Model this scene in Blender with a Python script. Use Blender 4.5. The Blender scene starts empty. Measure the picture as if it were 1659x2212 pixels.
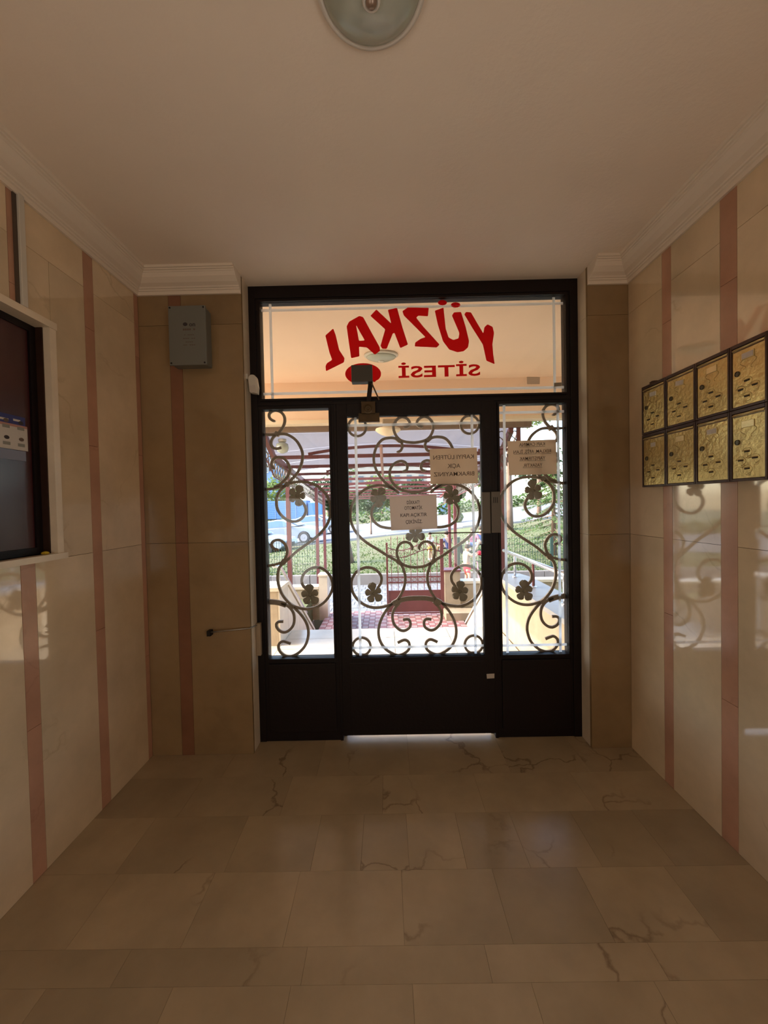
import bpy, bmesh, math, random
import numpy as np
from mathutils import Vector, Matrix
random.seed(7)
C = bpy.context.scene.collection
sc = bpy.context.scene
PI = math.pi

# ------------------------------------------------------------------ camera
F_PX, W_PX, H_PX, EYE = 830.0, 1659.0, 2212.0, 1.5
PITCH, YAW, ROLL = -0.0200, 0.0067, 0.0210
def cam_rot():
    cp, sp, cy, sy, cr, sr = math.cos(PITCH), math.sin(PITCH), math.cos(YAW), math.sin(YAW), math.cos(ROLL), math.sin(ROLL)
    Rx = Matrix(((1,0,0),(0,cp,-sp),(0,sp,cp)))
    Rz = Matrix(((cy,-sy,0),(sy,cy,0),(0,0,1)))
    Ry = Matrix(((cr,0,sr),(0,1,0),(-sr,0,cr)))
    return Rz @ Rx @ Ry
RM = cam_rot()
cd = bpy.data.cameras.new('camera'); cam = bpy.data.objects.new('camera', cd); C.objects.link(cam)
cd.sensor_fit = 'HORIZONTAL'; cd.sensor_width = 36.0; cd.lens = 36.0 * F_PX / W_PX
cd.clip_start = 0.02; cd.clip_end = 400
cam.matrix_world = Matrix.Translation((0, 0, EYE)) @ (RM @ Matrix(((1,0,0),(0,0,-1),(0,1,0)))).to_4x4()
sc.camera = cam

# ------------------------------------------------------------------ world, sun, exposure
sc.view_settings.view_transform = 'Standard'; sc.view_settings.look = 'None'
sc.view_settings.gamma = 1.0; sc.view_settings.exposure = 0.95; sc.view_settings.use_curve_mapping = False
sc.cycles.max_bounces = 14; sc.cycles.diffuse_bounces = 7; sc.cycles.glossy_bounces = 4
sc.cycles.transparent_max_bounces = 24; sc.cycles.transmission_bounces = 8
sc.cycles.use_denoising = True; sc.cycles.caustics_reflective = False; sc.cycles.caustics_refractive = False
sc.cycles.sample_clamp_indirect = 8.0
w = bpy.data.worlds.new('sky'); sc.world = w; w.use_nodes = True
wn = w.node_tree.nodes; wl = w.node_tree.links; wn.clear()
sky = wn.new('ShaderNodeTexSky'); sky.sky_type = 'NISHITA'; sky.sun_disc = False
sky.sun_elevation = math.radians(34); sky.sun_rotation = math.radians(-93); sky.air_density = 1.0; sky.dust_density = 2.5
bg = wn.new('ShaderNodeBackground'); bg.inputs['Strength'].default_value = 0.75
wo = wn.new('ShaderNodeOutputWorld'); wl.new(sky.outputs[0], bg.inputs[0]); wl.new(bg.outputs[0], wo.inputs[0])
sd = bpy.data.lights.new('sun', 'SUN'); sd.energy = 3.3; sd.angle = math.radians(0.6); sd.color = (1.0, 0.94, 0.85)
sun = bpy.data.objects.new('sun', sd); C.objects.link(sun)
sun.rotation_euler = Vector((-0.83, -0.02, 0.56)).to_track_quat('Z', 'Y').to_euler()
# added fill light behind the photographer; no window is known there
ad = bpy.data.lights.new('back_fill', 'AREA'); ad.shape = 'RECTANGLE'; ad.size = 1.5; ad.size_y = 1.0
ad.energy = 2.0; ad.color = (1.0, 0.92, 0.80)
al = bpy.data.objects.new('back_fill', ad); C.objects.link(al)
al.location = (0, -3.4, 1.2); al.rotation_euler = (math.radians(90), 0, 0)
# added fill lights along both side walls behind the photographer; no openings exist there
for s_ in (-1, 1):
    a2 = bpy.data.lights.new('side_fill', 'AREA'); a2.shape = 'RECTANGLE'; a2.size = 2.3; a2.size_y = 1.9
    a2.energy = 17.5 if s_ > 0 else 12.0; a2.color = (1.0, 0.95, 0.87)
    o2 = bpy.data.objects.new('side_fill', a2); C.objects.link(o2)
    o2.location = (s_*1.40, -1.35, 1.35); o2.rotation_euler = Vector((s_, 0, -0.20)).to_track_quat('Z', 'Y').to_euler()

# ------------------------------------------------------------------ helpers
def ray(u, v):
    return RM @ Vector(((u - W_PX/2)/F_PX, 1.0, (H_PX/2 - v)/F_PX))
def at_y(u, v, y):
    d = ray(u, v); t = y/d.y; return Vector((d.x*t, y, EYE + d.z*t))
def at_x(u, v, x):
    d = ray(u, v); t = x/d.x; return Vector((x, d.y*t, EYE + d.z*t))

class MB:
    def __init__(s): s.v = []; s.f = []
    def add(s, vs, fs):
        n = len(s.v); s.v += [tuple(p) for p in vs]; s.f += [tuple(i+n for i in f) for f in fs]; return s
    def box(s, a, b, M=None):
        x0,y0,z0 = a; x1,y1,z1 = b
        vs = [Vector(p) for p in ((x0,y0,z0),(x1,y0,z0),(x1,y1,z0),(x0,y1,z0),(x0,y0,z1),(x1,y0,z1),(x1,y1,z1),(x0,y1,z1))]
        if M: vs = [M @ p for p in vs]
        return s.add(vs, [(0,3,2,1),(4,5,6,7),(0,1,5,4),(1,2,6,5),(2,3,7,6),(3,0,4,7)])
    def prism(s, poly, axis, a, b):
        """poly: 2D points; axis 'x','y','z' extrusion from a to b"""
        n = len(poly)
        def P(p, t): return {'x': (t,p[0],p[1]), 'y': (p[0],t,p[1]), 'z': (p[0],p[1],t)}[axis]
        vs = [P(p,a) for p in poly] + [P(p,b) for p in poly]
        return s.add(vs, [tuple(range(n))[::-1], tuple(range(n,2*n))] + [(i,(i+1)%n,n+(i+1)%n,n+i) for i in range(n)])
    def tube(s, pts, r, n=8, closed=False, cap=True):
        pts = [Vector(p) for p in pts]; m = len(pts)
        rs = r if isinstance(r, (list, tuple)) else [r]*m
        vs = []; up = None
        for i, p in enumerate(pts):
            a = pts[(i-1) % m] if closed or i else p; b = pts[(i+1) % m] if closed or i < m-1 else p
            t = (b-a).normalized()
            if up is None: up = t.orthogonal().normalized()
            up = (up - t*up.dot(t)).normalized(); sd_ = t.cross(up)
            for k in range(n):
                an = 2*PI*k/n; vs.append(p + (up*math.cos(an) + sd_*math.sin(an))*rs[i])
        fs = []
        for i in range(m if closed else m-1):
            for k in range(n):
                j = (i+1) % m; fs.append((i*n+k, i*n+(k+1)%n, j*n+(k+1)%n, j*n+k))
        if cap and not closed: fs += [tuple(range(n))[::-1], tuple((m-1)*n+k for k in range(n))]
        return s.add(vs, fs)
    def bar(s, pts, w_, d_, closed=False, ws=None):
        """flat bar following points in the XZ plane; w_ wide in that plane, d_ deep along y"""
        pts = [Vector(p) for p in pts]; m = len(pts); vs = []
        for i, p in enumerate(pts):
            a = pts[(i-1) % m] if closed or i else p; b = pts[(i+1) % m] if closed or i < m-1 else p
            t = (b-a).normalized(); nn = Vector((-t.z, 0, t.x))
            h = (ws[i] if ws else w_)/2
            for su, sy in ((1,-1),(1,1),(-1,1),(-1,-1)): vs.append(p + nn*h*su + Vector((0, sy*d_/2, 0)))
        fs = []
        for i in range(m if closed else m-1):
            j = (i+1) % m
            for k in range(4): fs.append((i*4+k, i*4+(k+1)%4, j*4+(k+1)%4, j*4+k))
        if not closed: fs += [(3,2,1,0), tuple((m-1)*4+k for k in range(4))]
        return s.add(vs, fs)
    def lathe(s, prof, n, M):
        """prof: (r, h) pairs about local z; M: placing matrix"""
        vs = []; fs = []
        for r, h in prof:
            for k in range(n): vs.append(M @ Vector((r*math.cos(2*PI*k/n), r*math.sin(2*PI*k/n), h)))
        for i in range(len(prof)-1):
            for k in range(n): fs.append((i*n+k, i*n+(k+1)%n, (i+1)*n+(k+1)%n, (i+1)*n+k))
        fs += [tuple(range(n))[::-1], tuple((len(prof)-1)*n+k for k in range(n))]
        return s.add(vs, fs)
    def build(s, name, mat, parent=None, smooth=False, bevel=0):
        me = bpy.data.meshes.new(name); me.from_pydata(s.v, [], s.f)
        bm = bmesh.new(); bm.from_mesh(me); bmesh.ops.recalc_face_normals(bm, faces=bm.faces)
        if bevel: bmesh.ops.bevel(bm, geom=[e for e in bm.edges if len(e.link_faces) == 2 and e.calc_face_angle(0) > .5], offset=bevel, segments=2, affect='EDGES', profile=.6)
        bm.to_mesh(me); bm.free()
        if smooth:
            for p in me.polygons: p.use_smooth = True
        return link(name, me, mat, parent)
def link(name, me, mat, parent=None):
    if mat and not me.materials: me.materials.append(mat)
    o = bpy.data.objects.new(name, me); C.objects.link(o)
    if parent is not None: o.parent = parent; o.matrix_parent_inverse = parent.matrix_basis.inverted()
    return o
def tag(o, label=None, cat=None, group=None, kind=None):
    for k, v in (('label',label),('category',cat),('group',group),('kind',kind)):
        if v: o[k] = v
    return o
def empty(name, loc=(0,0,0), **kw):
    o = bpy.data.objects.new(name, None); C.objects.link(o); o.location = loc; o.empty_display_size = .1
    o.matrix_basis = Matrix.Translation(loc)
    return tag(o, **kw)
def copy_tree(o, parent=None):
    c = o.copy(); C.objects.link(c)
    if parent is not None: c.parent = parent; c.matrix_parent_inverse = o.matrix_parent_inverse.copy()
    for ch in list(o.children): copy_tree(ch, c)
    return c
def catmull(pts, seg=6, closed=False):
    P = [Vector(p) for p in pts]; out = []; n = len(P)
    for i in range(n if closed else n-1):
        if closed: p0,p1,p2,p3 = P[(i-1)%n],P[i],P[(i+1)%n],P[(i+2)%n]
        else: p0,p1,p2,p3 = P[max(i-1,0)],P[i],P[i+1],P[min(i+2,n-1)]
        for k in range(seg):
            t = k/seg
            out.append(.5*((2*p1)+(p2-p0)*t+(2*p0-5*p1+4*p2-p3)*t*t+(3*p1-p0-3*p2+p3)*t**3))
    if not closed: out.append(P[-1])
    return out

# ------------------------------------------------------------------ materials
def mat(name, col, rough=.5, metal=0.0, spec=None, ior=None, bump=0, bscale=40, vary=0, vscale=6, col2=None, randv=0, coat=0, crough=.03, stretch=None, trans=0):
    m = bpy.data.materials.new(name); m.use_nodes = True; N = m.node_tree.nodes; L = m.node_tree.links
    b = N['Principled BSDF']; b.inputs['Roughness'].default_value = rough; b.inputs['Metallic'].default_value = metal
    if ior: b.inputs['IOR'].default_value = ior
    if spec is not None: b.inputs['Specular IOR Level'].default_value = spec
    if coat: b.inputs['Coat Weight'].default_value = coat; b.inputs['Coat Roughness'].default_value = crough
    b.inputs['Base Color'].default_value = (*col, 1)
    tc = N.new('ShaderNodeTexCoord'); vec = tc.outputs['Object']
    if stretch:
        mp = N.new('ShaderNodeMapping'); mp.inputs['Scale'].default_value = stretch; L.new(vec, mp.inputs[0]); vec = mp.outputs[0]
    out = None
    if vary:
        nz = N.new('ShaderNodeTexNoise'); nz.inputs['Scale'].default_value = vscale; nz.inputs['Detail'].default_value = 6; nz.inputs['Roughness'].default_value = .62
        L.new(vec, nz.inputs['Vector'])
        rp = N.new('ShaderNodeValToRGB'); rp.color_ramp.elements[0].position = .3; rp.color_ramp.elements[1].position = .7
        c2 = col2 or tuple(c*(1-vary) for c in col)
        rp.color_ramp.elements[0].color = (*c2, 1); rp.color_ramp.elements[1].color = (*col, 1)
        L.new(nz.outputs['Fac'], rp.inputs[0]); out = rp.outputs[0]
    if randv:
        oi = N.new('ShaderNodeObjectInfo'); mr = N.new('ShaderNodeMapRange'); mr.inputs['To Min'].default_value = 1-randv; mr.inputs['To Max'].default_value = 1+randv*.6
        L.new(oi.outputs['Random'], mr.inputs[0])
        mx = N.new('ShaderNodeVectorMath'); mx.operation = 'SCALE'
        if out is not None: L.new(out, mx.inputs[0])
        else: mx.inputs[0].default_value = col
        L.new(mr.outputs[0], mx.inputs['Scale']); out = mx.outputs[0]
    if out is not None: L.new(out, b.inputs['Base Color'])
    if bump:
        nb = N.new('ShaderNodeTexNoise'); nb.inputs['Scale'].default_value = bscale; nb.inputs['Detail'].default_value = 4; L.new(vec, nb.inputs['Vector'])
        bp = N.new('ShaderNodeBump'); bp.inputs['Strength'].default_value = bump; bp.inputs['Distance'].default_value = .01
        L.new(nb.outputs['Fac'], bp.inputs['Height']); L.new(bp.outputs[0], b.inputs['Normal'])
    return m
def marble(name, col, vein, rough, ior, randv=.12, vein_amt=.5, vs=2.2, seed=0.0):
    m = bpy.data.materials.new(name); m.use_nodes = True; N = m.node_tree.nodes; L = m.node_tree.links
    b = N['Principled BSDF']; b.inputs['Roughness'].default_value = rough; b.inputs['IOR'].default_value = ior
    tc = N.new('ShaderNodeTexCoord'); oi = N.new('ShaderNodeObjectInfo')
    ad_ = N.new('ShaderNodeVectorMath'); ad_.operation = 'ADD'
    sx = N.new('ShaderNodeMath'); sx.operation = 'MULTIPLY'; sx.inputs[1].default_value = 13.0; L.new(oi.outputs['Random'], sx.inputs[0])
    cx = N.new('ShaderNodeCombineXYZ'); L.new(sx.outputs[0], cx.inputs[0]); L.new(sx.outputs[0], cx.inputs[2]); cx.inputs[1].default_value = seed
    L.new(tc.outputs['Object'], ad_.inputs[0]); L.new(cx.outputs[0], ad_.inputs[1])
    n1 = N.new('ShaderNodeTexNoise'); n1.inputs['Scale'].default_value = vs*2; n1.inputs['Detail'].default_value = 8; n1.inputs['Roughness'].default_value = .6
    L.new(ad_.outputs[0], n1.inputs['Vector'])
    r1 = N.new('ShaderNodeValToRGB'); e = r1.color_ramp.elements; e[0].position = .3; e[1].position = .72
    e[0].color = (*[c*.80 for c in col], 1); e[1].color = (*[min(1,c*1.08) for c in col], 1)
    L.new(n1.outputs['Fac'], r1.inputs[0])
    # thin crack-like veins: distorted voronoi edges, broken up by a second noise
    n2 = N.new('ShaderNodeTexNoise'); n2.inputs['Scale'].default_value = 5; n2.inputs['Detail'].default_value = 5; L.new(ad_.outputs[0], n2.inputs['Vector'])
    sc_ = N.new('ShaderNodeVectorMath'); sc_.operation = 'SCALE'; sc_.inputs['Scale'].default_value = .35; L.new(n2.outputs['Color'], sc_.inputs[0])
    a2 = N.new('ShaderNodeVectorMath'); a2.operation = 'ADD'; L.new(ad_.outputs[0], a2.inputs[0]); L.new(sc_.outputs[0], a2.inputs[1])
    vo = N.new('ShaderNodeTexVoronoi'); vo.feature = 'DISTANCE_TO_EDGE'; vo.inputs['Scale'].default_value = vs; L.new(a2.outputs[0], vo.inputs['Vector'])
    r2 = N.new('ShaderNodeValToRGB'); r2.color_ramp.elements[0].position = 0.0; r2.color_ramp.elements[1].position = .018
    r2.color_ramp.elements[0].color = (1,1,1,1); r2.color_ramp.elements[1].color = (0,0,0,1); L.new(vo.outputs['Distance'], r2.inputs[0])
    n3 = N.new('ShaderNodeTexNoise'); n3.inputs['Scale'].default_value = 1.7; L.new(ad_.outputs[0], n3.inputs['Vector'])
    r3 = N.new('ShaderNodeValToRGB'); r3.color_ramp.elements[0].position = .52; r3.color_ramp.elements[1].position = .62; L.new(n3.outputs['Fac'], r3.inputs[0])
    mu = N.new('ShaderNodeMath'); mu.operation = 'MULTIPLY'; L.new(r2.outputs[0], mu.inputs[0]); L.new(r3.outputs[0], mu.inputs[1])
    mu2 = N.new('ShaderNodeMath'); mu2.operation = 'MULTIPLY'; mu2.inputs[1].default_value = vein_amt; L.new(mu.outputs[0], mu2.inputs[0])
    mix = N.new('ShaderNodeMix'); mix.data_type = 'RGBA'; L.new(mu2.outputs[0], mix.inputs[0]); L.new(r1.outputs[0], mix.inputs[6]); mix.inputs[7].default_value = (*vein, 1)
    mr = N.new('ShaderNodeMapRange'); mr.inputs['To Min'].default_value = 1-randv; mr.inputs['To Max'].default_value = 1+randv; L.new(oi.outputs['Random'], mr.inputs[0])
    vm = N.new('ShaderNodeVectorMath'); vm.operation = 'SCALE'; L.new(mix.outputs[2], vm.inputs[0]); L.new(mr.outputs[0], vm.inputs['Scale'])
    L.new(vm.outputs[0], b.inputs['Base Color'])
    return m
def glass_mat(name, tint=(.975,.99,.985), refl=.025, milk=0.0):
    m = bpy.data.materials.new(name); m.use_nodes = True; N = m.node_tree.nodes; L = m.node_tree.links; N.clear()
    t = N.new('ShaderNodeBsdfTransparent'); t.inputs[0].default_value = (*tint, 1)
    g = N.new('ShaderNodeBsdfGlossy'); g.inputs['Roughness'].default_value = .02
    lw = N.new('ShaderNodeLayerWeight'); lw.inputs[0].default_value = .25
    mr = N.new('ShaderNodeMapRange'); mr.inputs['To Min'].default_value = refl; mr.inputs['To Max'].default_value = .7; L.new(lw.outputs['Fresnel'], mr.inputs[0])
    mx = N.new('ShaderNodeMixShader'); L.new(mr.outputs[0], mx.inputs[0]); L.new(t.outputs[0], mx.inputs[1]); L.new(g.outputs[0], mx.inputs[2])
    last = mx
    if milk:
        tr = N.new('ShaderNodeBsdfTranslucent'); tr.inputs[0].default_value = (.95,.97,1,1)
        m2 = N.new('ShaderNodeMixShader'); m2.inputs[0].default_value = milk; L.new(mx.outputs[0], m2.inputs[1]); L.new(tr.outputs[0], m2.inputs[2]); last = m2
    o = N.new('ShaderNodeOutputMaterial'); L.new(last.outputs[0], o.inputs[0]); return m
def thin_mat(name, col, tl=.5, rough=.6):
    """paper, vinyl, leaf or plastic sheet that lets part of the light through"""
    m = bpy.data.materials.new(name); m.use_nodes = True; N = m.node_tree.nodes; L = m.node_tree.links
    b = N['Principled BSDF']; b.inputs['Base Color'].default_value = (*col, 1); b.inputs['Roughness'].default_value = rough
    tr = N.new('ShaderNodeBsdfTranslucent'); tr.inputs[0].default_value = (*col, 1)
    mx = N.new('ShaderNodeMixShader'); mx.inputs[0].default_value = tl; L.new(b.outputs[0], mx.inputs[1]); L.new(tr.outputs[0], mx.inputs[2])
    L.new(mx.outputs[0], N['Material Output'].inputs[0]); return m

M = {}
M['cream'] = marble('wall marble', (.73,.57,.375), (.22,.13,.06), .05, 1.95, .09, .25, 1.5)
M['cream_shaded'] = marble('shaded end wall marble', (.30,.20,.10), (.22,.13,.06), .09, 1.5, .06, .2, 1.5)  # wall marble copy darkened: the end wall's shade is put into its colour
M['pink'] = marble('pink marble', (.52,.28,.18), (.25,.1,.06), .22, 1.5, .06, .2, 2)
M['pale'] = marble('pale marble edge', (.78,.66,.50), (.5,.4,.3), .3, 1.5, .03, .1, 1.5)
M['pink_shaded'] = marble('shaded end wall pink marble', (.24,.11,.06), (.2,.1,.06), .2, 1.5, .06, .2, 2)  # darker copy of the pink marble, end-wall shade painted into it
M['floor'] = marble('floor marble', (.42,.325,.205), (.12,.07,.04), .2, 1.5, .12, .6, 1.6)
M['grout'] = mat('grout', (.20,.15,.095), .8)
M['mortar'] = mat('wall backing', (.22,.17,.11), .9, vary=.2)
M['ceiling'] = mat('ceiling paint', (.90,.79,.67), .7, bump=.12, bscale=60, vary=.05, vscale=2)
M['plaster'] = mat('cornice plaster', (.80,.70,.58), .6, bump=.08, bscale=50)
M['door'] = mat('dark maroon paint', (.006,.002,.0018), .5, spec=.3, bump=.12, bscale=70)
M['door_in'] = mat('cabinet door paint', (.055,.012,.014), .25, vary=.2)
M['glass'] = glass_mat('window glass')
M['bevel'] = glass_mat('bevelled glass edge', (.99,1,1), .02, .92)
M['iron'] = mat('forged iron', (.36,.28,.21), .55, .0, bump=.3, bscale=120, vary=.25, vscale=40)
M['petal'] = mat('iron leaf', (.34,.29,.21), .5, .0, bump=.3, bscale=90, vary=.2, vscale=30)
M['red'] = thin_mat('red vinyl', (.86,.02,.03), .72, .4)
M['paper'] = thin_mat('paper', (.86,.74,.60), .5, .8)
M['paper_w'] = thin_mat('white paper', (.86,.79,.74), .32, .8)
M['ink'] = mat('ink', (.04,.03,.03), .8)
M['ink_soft'] = mat('show-through ink', (.13,.09,.065), .8)
M['brass'] = mat('brass plate', (.62,.47,.19), .33, .85, bump=.35, bscale=55, vary=.25, vscale=18, randv=.06)
M['brass_edge'] = mat('brass lip', (.70,.57,.30), .42, .9)
M['box_brown'] = mat('mailbox carcass', (.055,.025,.016), .35, .3, vary=.3, vscale=20)
M['slot'] = mat('slot dark', (.01,.006,.004), .8)
M['lock'] = mat('lock face', (.10,.085,.05), .35, .6)
M['tag'] = mat('name card', (.55,.50,.44), .5)
M['grey_box'] = mat('grey enamel', (.16,.165,.145), .45, bump=.05, bscale=80)
M['white_pl'] = mat('white plastic', (.62,.58,.50), .4)
M['steel'] = mat('steel', (.42,.40,.36), .35, .8)
M['closer'] = mat('closer body', (.14,.12,.095), .45, .2)
M['old_brass'] = mat('tarnished brass', (.09,.055,.02), .4, .5, vary=.3, vscale=30)
M['lampglass'] = mat('frosted lamp glass', (.42,.45,.38), .22, spec=.6)
M['lamprim'] = mat('lamp rim', (.72,.68,.62), .35)
M['hub'] = mat('lamp hub', (.34,.25,.2), .3, .5)
# outdoors
M['porch'] = mat('porch ceiling paint', (.92,.68,.50), .8, vary=.06, vscale=2)
M['porch_l'] = mat('porch trim paint', (.80,.66,.48), .8)
M['terrace'] = marble('terrace marble', (.56,.475,.365), (.5,.4,.3), .35, 1.5, .05, .3, 1.5)
M['cap'] = mat('grey marble cap', (.34,.32,.31), .4, vary=.15, vscale=5)
M['maroon'] = mat('maroon steel paint', (.15,.04,.042), .45, vary=.2, vscale=8)
M['redtile'] = mat('red tile', (.26,.10,.095), .6, randv=.1)
M['pinktile'] = mat('pink tile', (.38,.25,.23), .6)
M['tan'] = mat('tan render', (.40,.31,.21), .9, vary=.25, vscale=5, bump=.2)
M['paver'] = mat('pale paving block', (.20,.205,.22), .85, vary=.15, vscale=4)
M['joint'] = mat('paving joint', (.25,.24,.23), .95)
M['kerb'] = mat('kerb stone', (.24,.21,.19), .9, vary=.15)
M['grass'] = mat('grass ground', (.068,.095,.026), .95, vary=.5, vscale=.6, col2=(.11,.095,.045), bump=.8, bscale=30)
M['blade'] = thin_mat('grass blade', (.060,.105,.022), .35)
M['asphalt'] = mat('asphalt', (.15,.15,.165), .9, vary=.15, vscale=2)
M['green_st'] = mat('green coated steel', (.018,.05,.038), .45)
M['leaf'] = thin_mat('leaf green', (.07,.13,.03), .4)
M['leaf_l'] = thin_mat('pale leaf', (.13,.19,.05), .45)
M['leaf_d'] = thin_mat('dark leaf', (.030,.068,.024), .3)
M['vscroll'] = mat('valance scroll paint', (.11,.085,.07), .5)
M['needle'] = thin_mat('spruce needle', (.10,.17,.05), .3)
M['bark'] = mat('bark', (.19,.12,.085), .9, bump=.6, bscale=20, vary=.3, vscale=6)
M['carw'] = mat('white car paint', (.24,.28,.34), .25, coat=.5)
M['cargl'] = mat('car glass', (.06,.12,.22), .08)
M['tyre'] = mat('tyre', (.03,.03,.035), .8)
M['rim'] = mat('wheel rim', (.55,.55,.58), .3, .7)
M['head'] = mat('headlight', (.6,.62,.65), .15)
M['blue'] = mat('blue truck paint', (.08,.20,.45), .45, vary=.1)
M['bluebld'] = mat('pale blue render', (.15,.23,.36), .9)
M['bldg'] = mat('beige render', (.36,.31,.26), .9)
M['winblue'] = mat('far window', (.10,.12,.13), .5)
M['sheet'] = thin_mat('canopy sheet', (.46,.45,.48), .55, .5)
M['rail'] = mat('handrail steel', (.62,.63,.68), .22, .7)
M['skin'] = mat('skin', (.55,.32,.21), .6)
M['hair'] = mat('hair', (.035,.02,.012), .7)
for k, c_ in dict(c_white=(.75,.75,.78), c_yellow=(.65,.42,.06), c_beige=(.48,.36,.26), c_red=(.62,.03,.05), c_grey=(.22,.22,.25), c_navy=(.06,.07,.16), c_plum=(.28,.10,.17), c_blue=(.10,.18,.42), c_pink=(.7,.25,.35), c_black=(.02,.02,.025)).items():
    M[k] = mat(k[2:]+' cloth', c_, .85)

# ================================================================== ROOM SHELL
XL, XR, YW, ZC, ZB = -1.454, 1.451, 2.30, 2.875, 2.765
YB = -3.6                       # back of the hall, behind the photographer
YD = 2.417                      # inner face of the door frame
OL, OR_ = -0.836, 1.212          # opening in the end wall
def structure(name, mb, m, **k): return tag(mb.build(name, m, **k), kind='structure')
ceiling = structure('ceiling', MB().box((XL-.15,YB-.15,ZC),(XR+.15,2.56,ZC+.12)), M['ceiling'])
wl_ = structure('wall_left', MB().box((XL-.20,YB,0),(XL-.02,1.40,ZC)).box((XL-.20,1.40,0),(XL-.02,1.675,1.316)).box((XL-.20,1.40,2.299),(XL-.02,1.675,ZC)).box((XL-.20,1.675,0),(XL-.02,2.6,ZC)).box((XL-.20,1.40-.6,0),(XL-.12,1.675,ZC)), M['mortar'])
# the niche is open: cut the left wall's inner leaf where the cabinet sits
bpy.data.objects.remove(wl_)
N0, N1, NZ0, NZ1 = 0.95, 1.675, 1.316, 2.299
wl_ = structure('wall_left', MB().box((XL-.20,YB,0),(XL-.02,N0,ZC)).box((XL-.20,N0,0),(XL-.02,N1,NZ0)).box((XL-.20,N0,NZ1),(XL-.02,N1,ZC)).box((XL-.20,N1,0),(XL-.02,2.6,ZC)).box((XL-.20,N0,NZ0),(XL-.14,N1,NZ1)), M['mortar'])
wr_ = structure('wall_right', MB().box((XR+.02,YB,0),(XR+.20,2.6,ZC)), M['mortar'])
wb_ = structure('wall_back', MB().box((XL-.2,YB-.15,0),(XR+.2,YB,ZC)), M['ceiling'])
we_ = structure('wall_front', MB().box((XL-.02,YW+.02,0),(OL-.02,2.56,ZC)).box((OR_+.02,YW+.02,0),(XR+.02,2.56,ZC)), M['mortar'])
fl_ = structure('floor', MB().box((XL-.2,YB,-.12),(XR+.2,2.60,-.012)), M['grout'])

def slab(parent, a, b, m, name='marble_slab', tilt=0.0):
    """a marble cladding piece, slightly rounded edges"""
    g = .0007
    a = [min(p,q) for p,q in zip(a,b)], [max(p,q) for p,q in zip(a,b)]
    lo, hi = a
    ctr = [(p+q)/2 for p,q in zip(lo,hi)]
    mb = MB().box([l-c for l,c in zip(lo,ctr)], [h-c for h,c in zip(hi,ctr)])
    o = mb.build(name, m, None)
    o.parent = parent; o.location = ctr
    if tilt: o.rotation_euler = (random.uniform(-tilt,tilt), random.uniform(-tilt,tilt), random.uniform(-tilt,tilt))
    return o
ZJ = [0, 1.292, 2.59, ZC]
def clad_side(parent, x_in, x_out, strips, y0, y1, hole=None):
    """strips: list of (ya, yb) of pink bands; the rest are cream slabs"""
    ys = []; cur = y0
    for a, b in strips:
        if a > cur: ys.append((cur, a, 0))
        ys.append((max(a,y0), b, 1)); cur = b
    if cur < y1: ys.append((cur, y1, 0))
    for i, (a, b, p) in enumerate(ys):
        if b-a > .01:
            zz = ZJ if not p else [0, .62 if i % 3 else .9, 1.82 if i % 2 else 1.292, 2.4, ZC]
            for z0, z1 in zip(zz[:-1], zz[1:]):
                rects = [(a, b, z0, z1)]
                if hole:
                    h0, h1, hz0, hz1 = hole; new = []
                    for (ra, rb, rz0, rz1) in rects:
                        if rb <= h0 or ra >= h1 or rz1 <= hz0 or rz0 >= hz1: new.append((ra, rb, rz0, rz1)); continue
                        if ra < h0: new.append((ra, h0, rz0, rz1))
                        if rb > h1: new.append((h1, rb, rz0, rz1))
                        m0, m1 = max(ra,h0), min(rb,h1)
                        if rz0 < hz0: new.append((m0, m1, rz0, hz0))
                        if rz1 > hz1: new.append((m0, m1, hz1, rz1))
                    rects = new
                for (ra, rb, rz0, rz1) in rects:
                    if rb-ra < .004 or rz1-rz0 < .004: continue
                    g = .0009
                    slab(parent, (x_in, ra+g, rz0+g), (x_out, rb-g, rz1-g), M['pink'] if p else M['cream'], 'pink_strip' if p else 'marble_slab', .0008 if not p else 0)
sl = [(1.508-.37*k, 1.572-.37*k) for k in range(9,0,-1)] + [(1.508,1.572),(1.885,1.948),(2.262,2.30)]
clad_side(wl_, XL, XL-.02, sl, -1.9, 2.30, (N0,1.69,1.303,2.315))
sr = [(1.597-.365*k, 1.677-.365*k) for k in range(9,0,-1)] + [(1.597,1.677),(1.960,2.024)]
clad_side(wr_, XR, XR+.02, sr, -1.9, 2.30)
g = .0009
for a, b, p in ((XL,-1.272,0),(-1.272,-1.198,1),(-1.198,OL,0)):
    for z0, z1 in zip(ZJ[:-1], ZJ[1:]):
        slab(we_, (a+g, YW, z0+g), (b-g, YW+.02, z1-g), M['pink_shaded'] if p else M['cream_shaded'], 'pink_strip' if p else 'marble_slab')
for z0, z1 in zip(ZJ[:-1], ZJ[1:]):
    slab(we_, (OR_, YW, z0+g), (XR-g, YW+.02, z1-g), M['cream_shaded'])
# painted jambs of the opening (marble lining)
for z0, z1 in zip(ZJ[:-1], ZJ[1:]):
    slab(we_, (OL-.02, YW+.0205, z0+g), (OL, YD+.10, z1-g), M['pale'], 'jamb_slab')
    slab(we_, (OR_, YW+.0205, z0+g), (OR_+.02, YD+.10, z1-g), M['pale'], 'jamb_slab')
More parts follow.
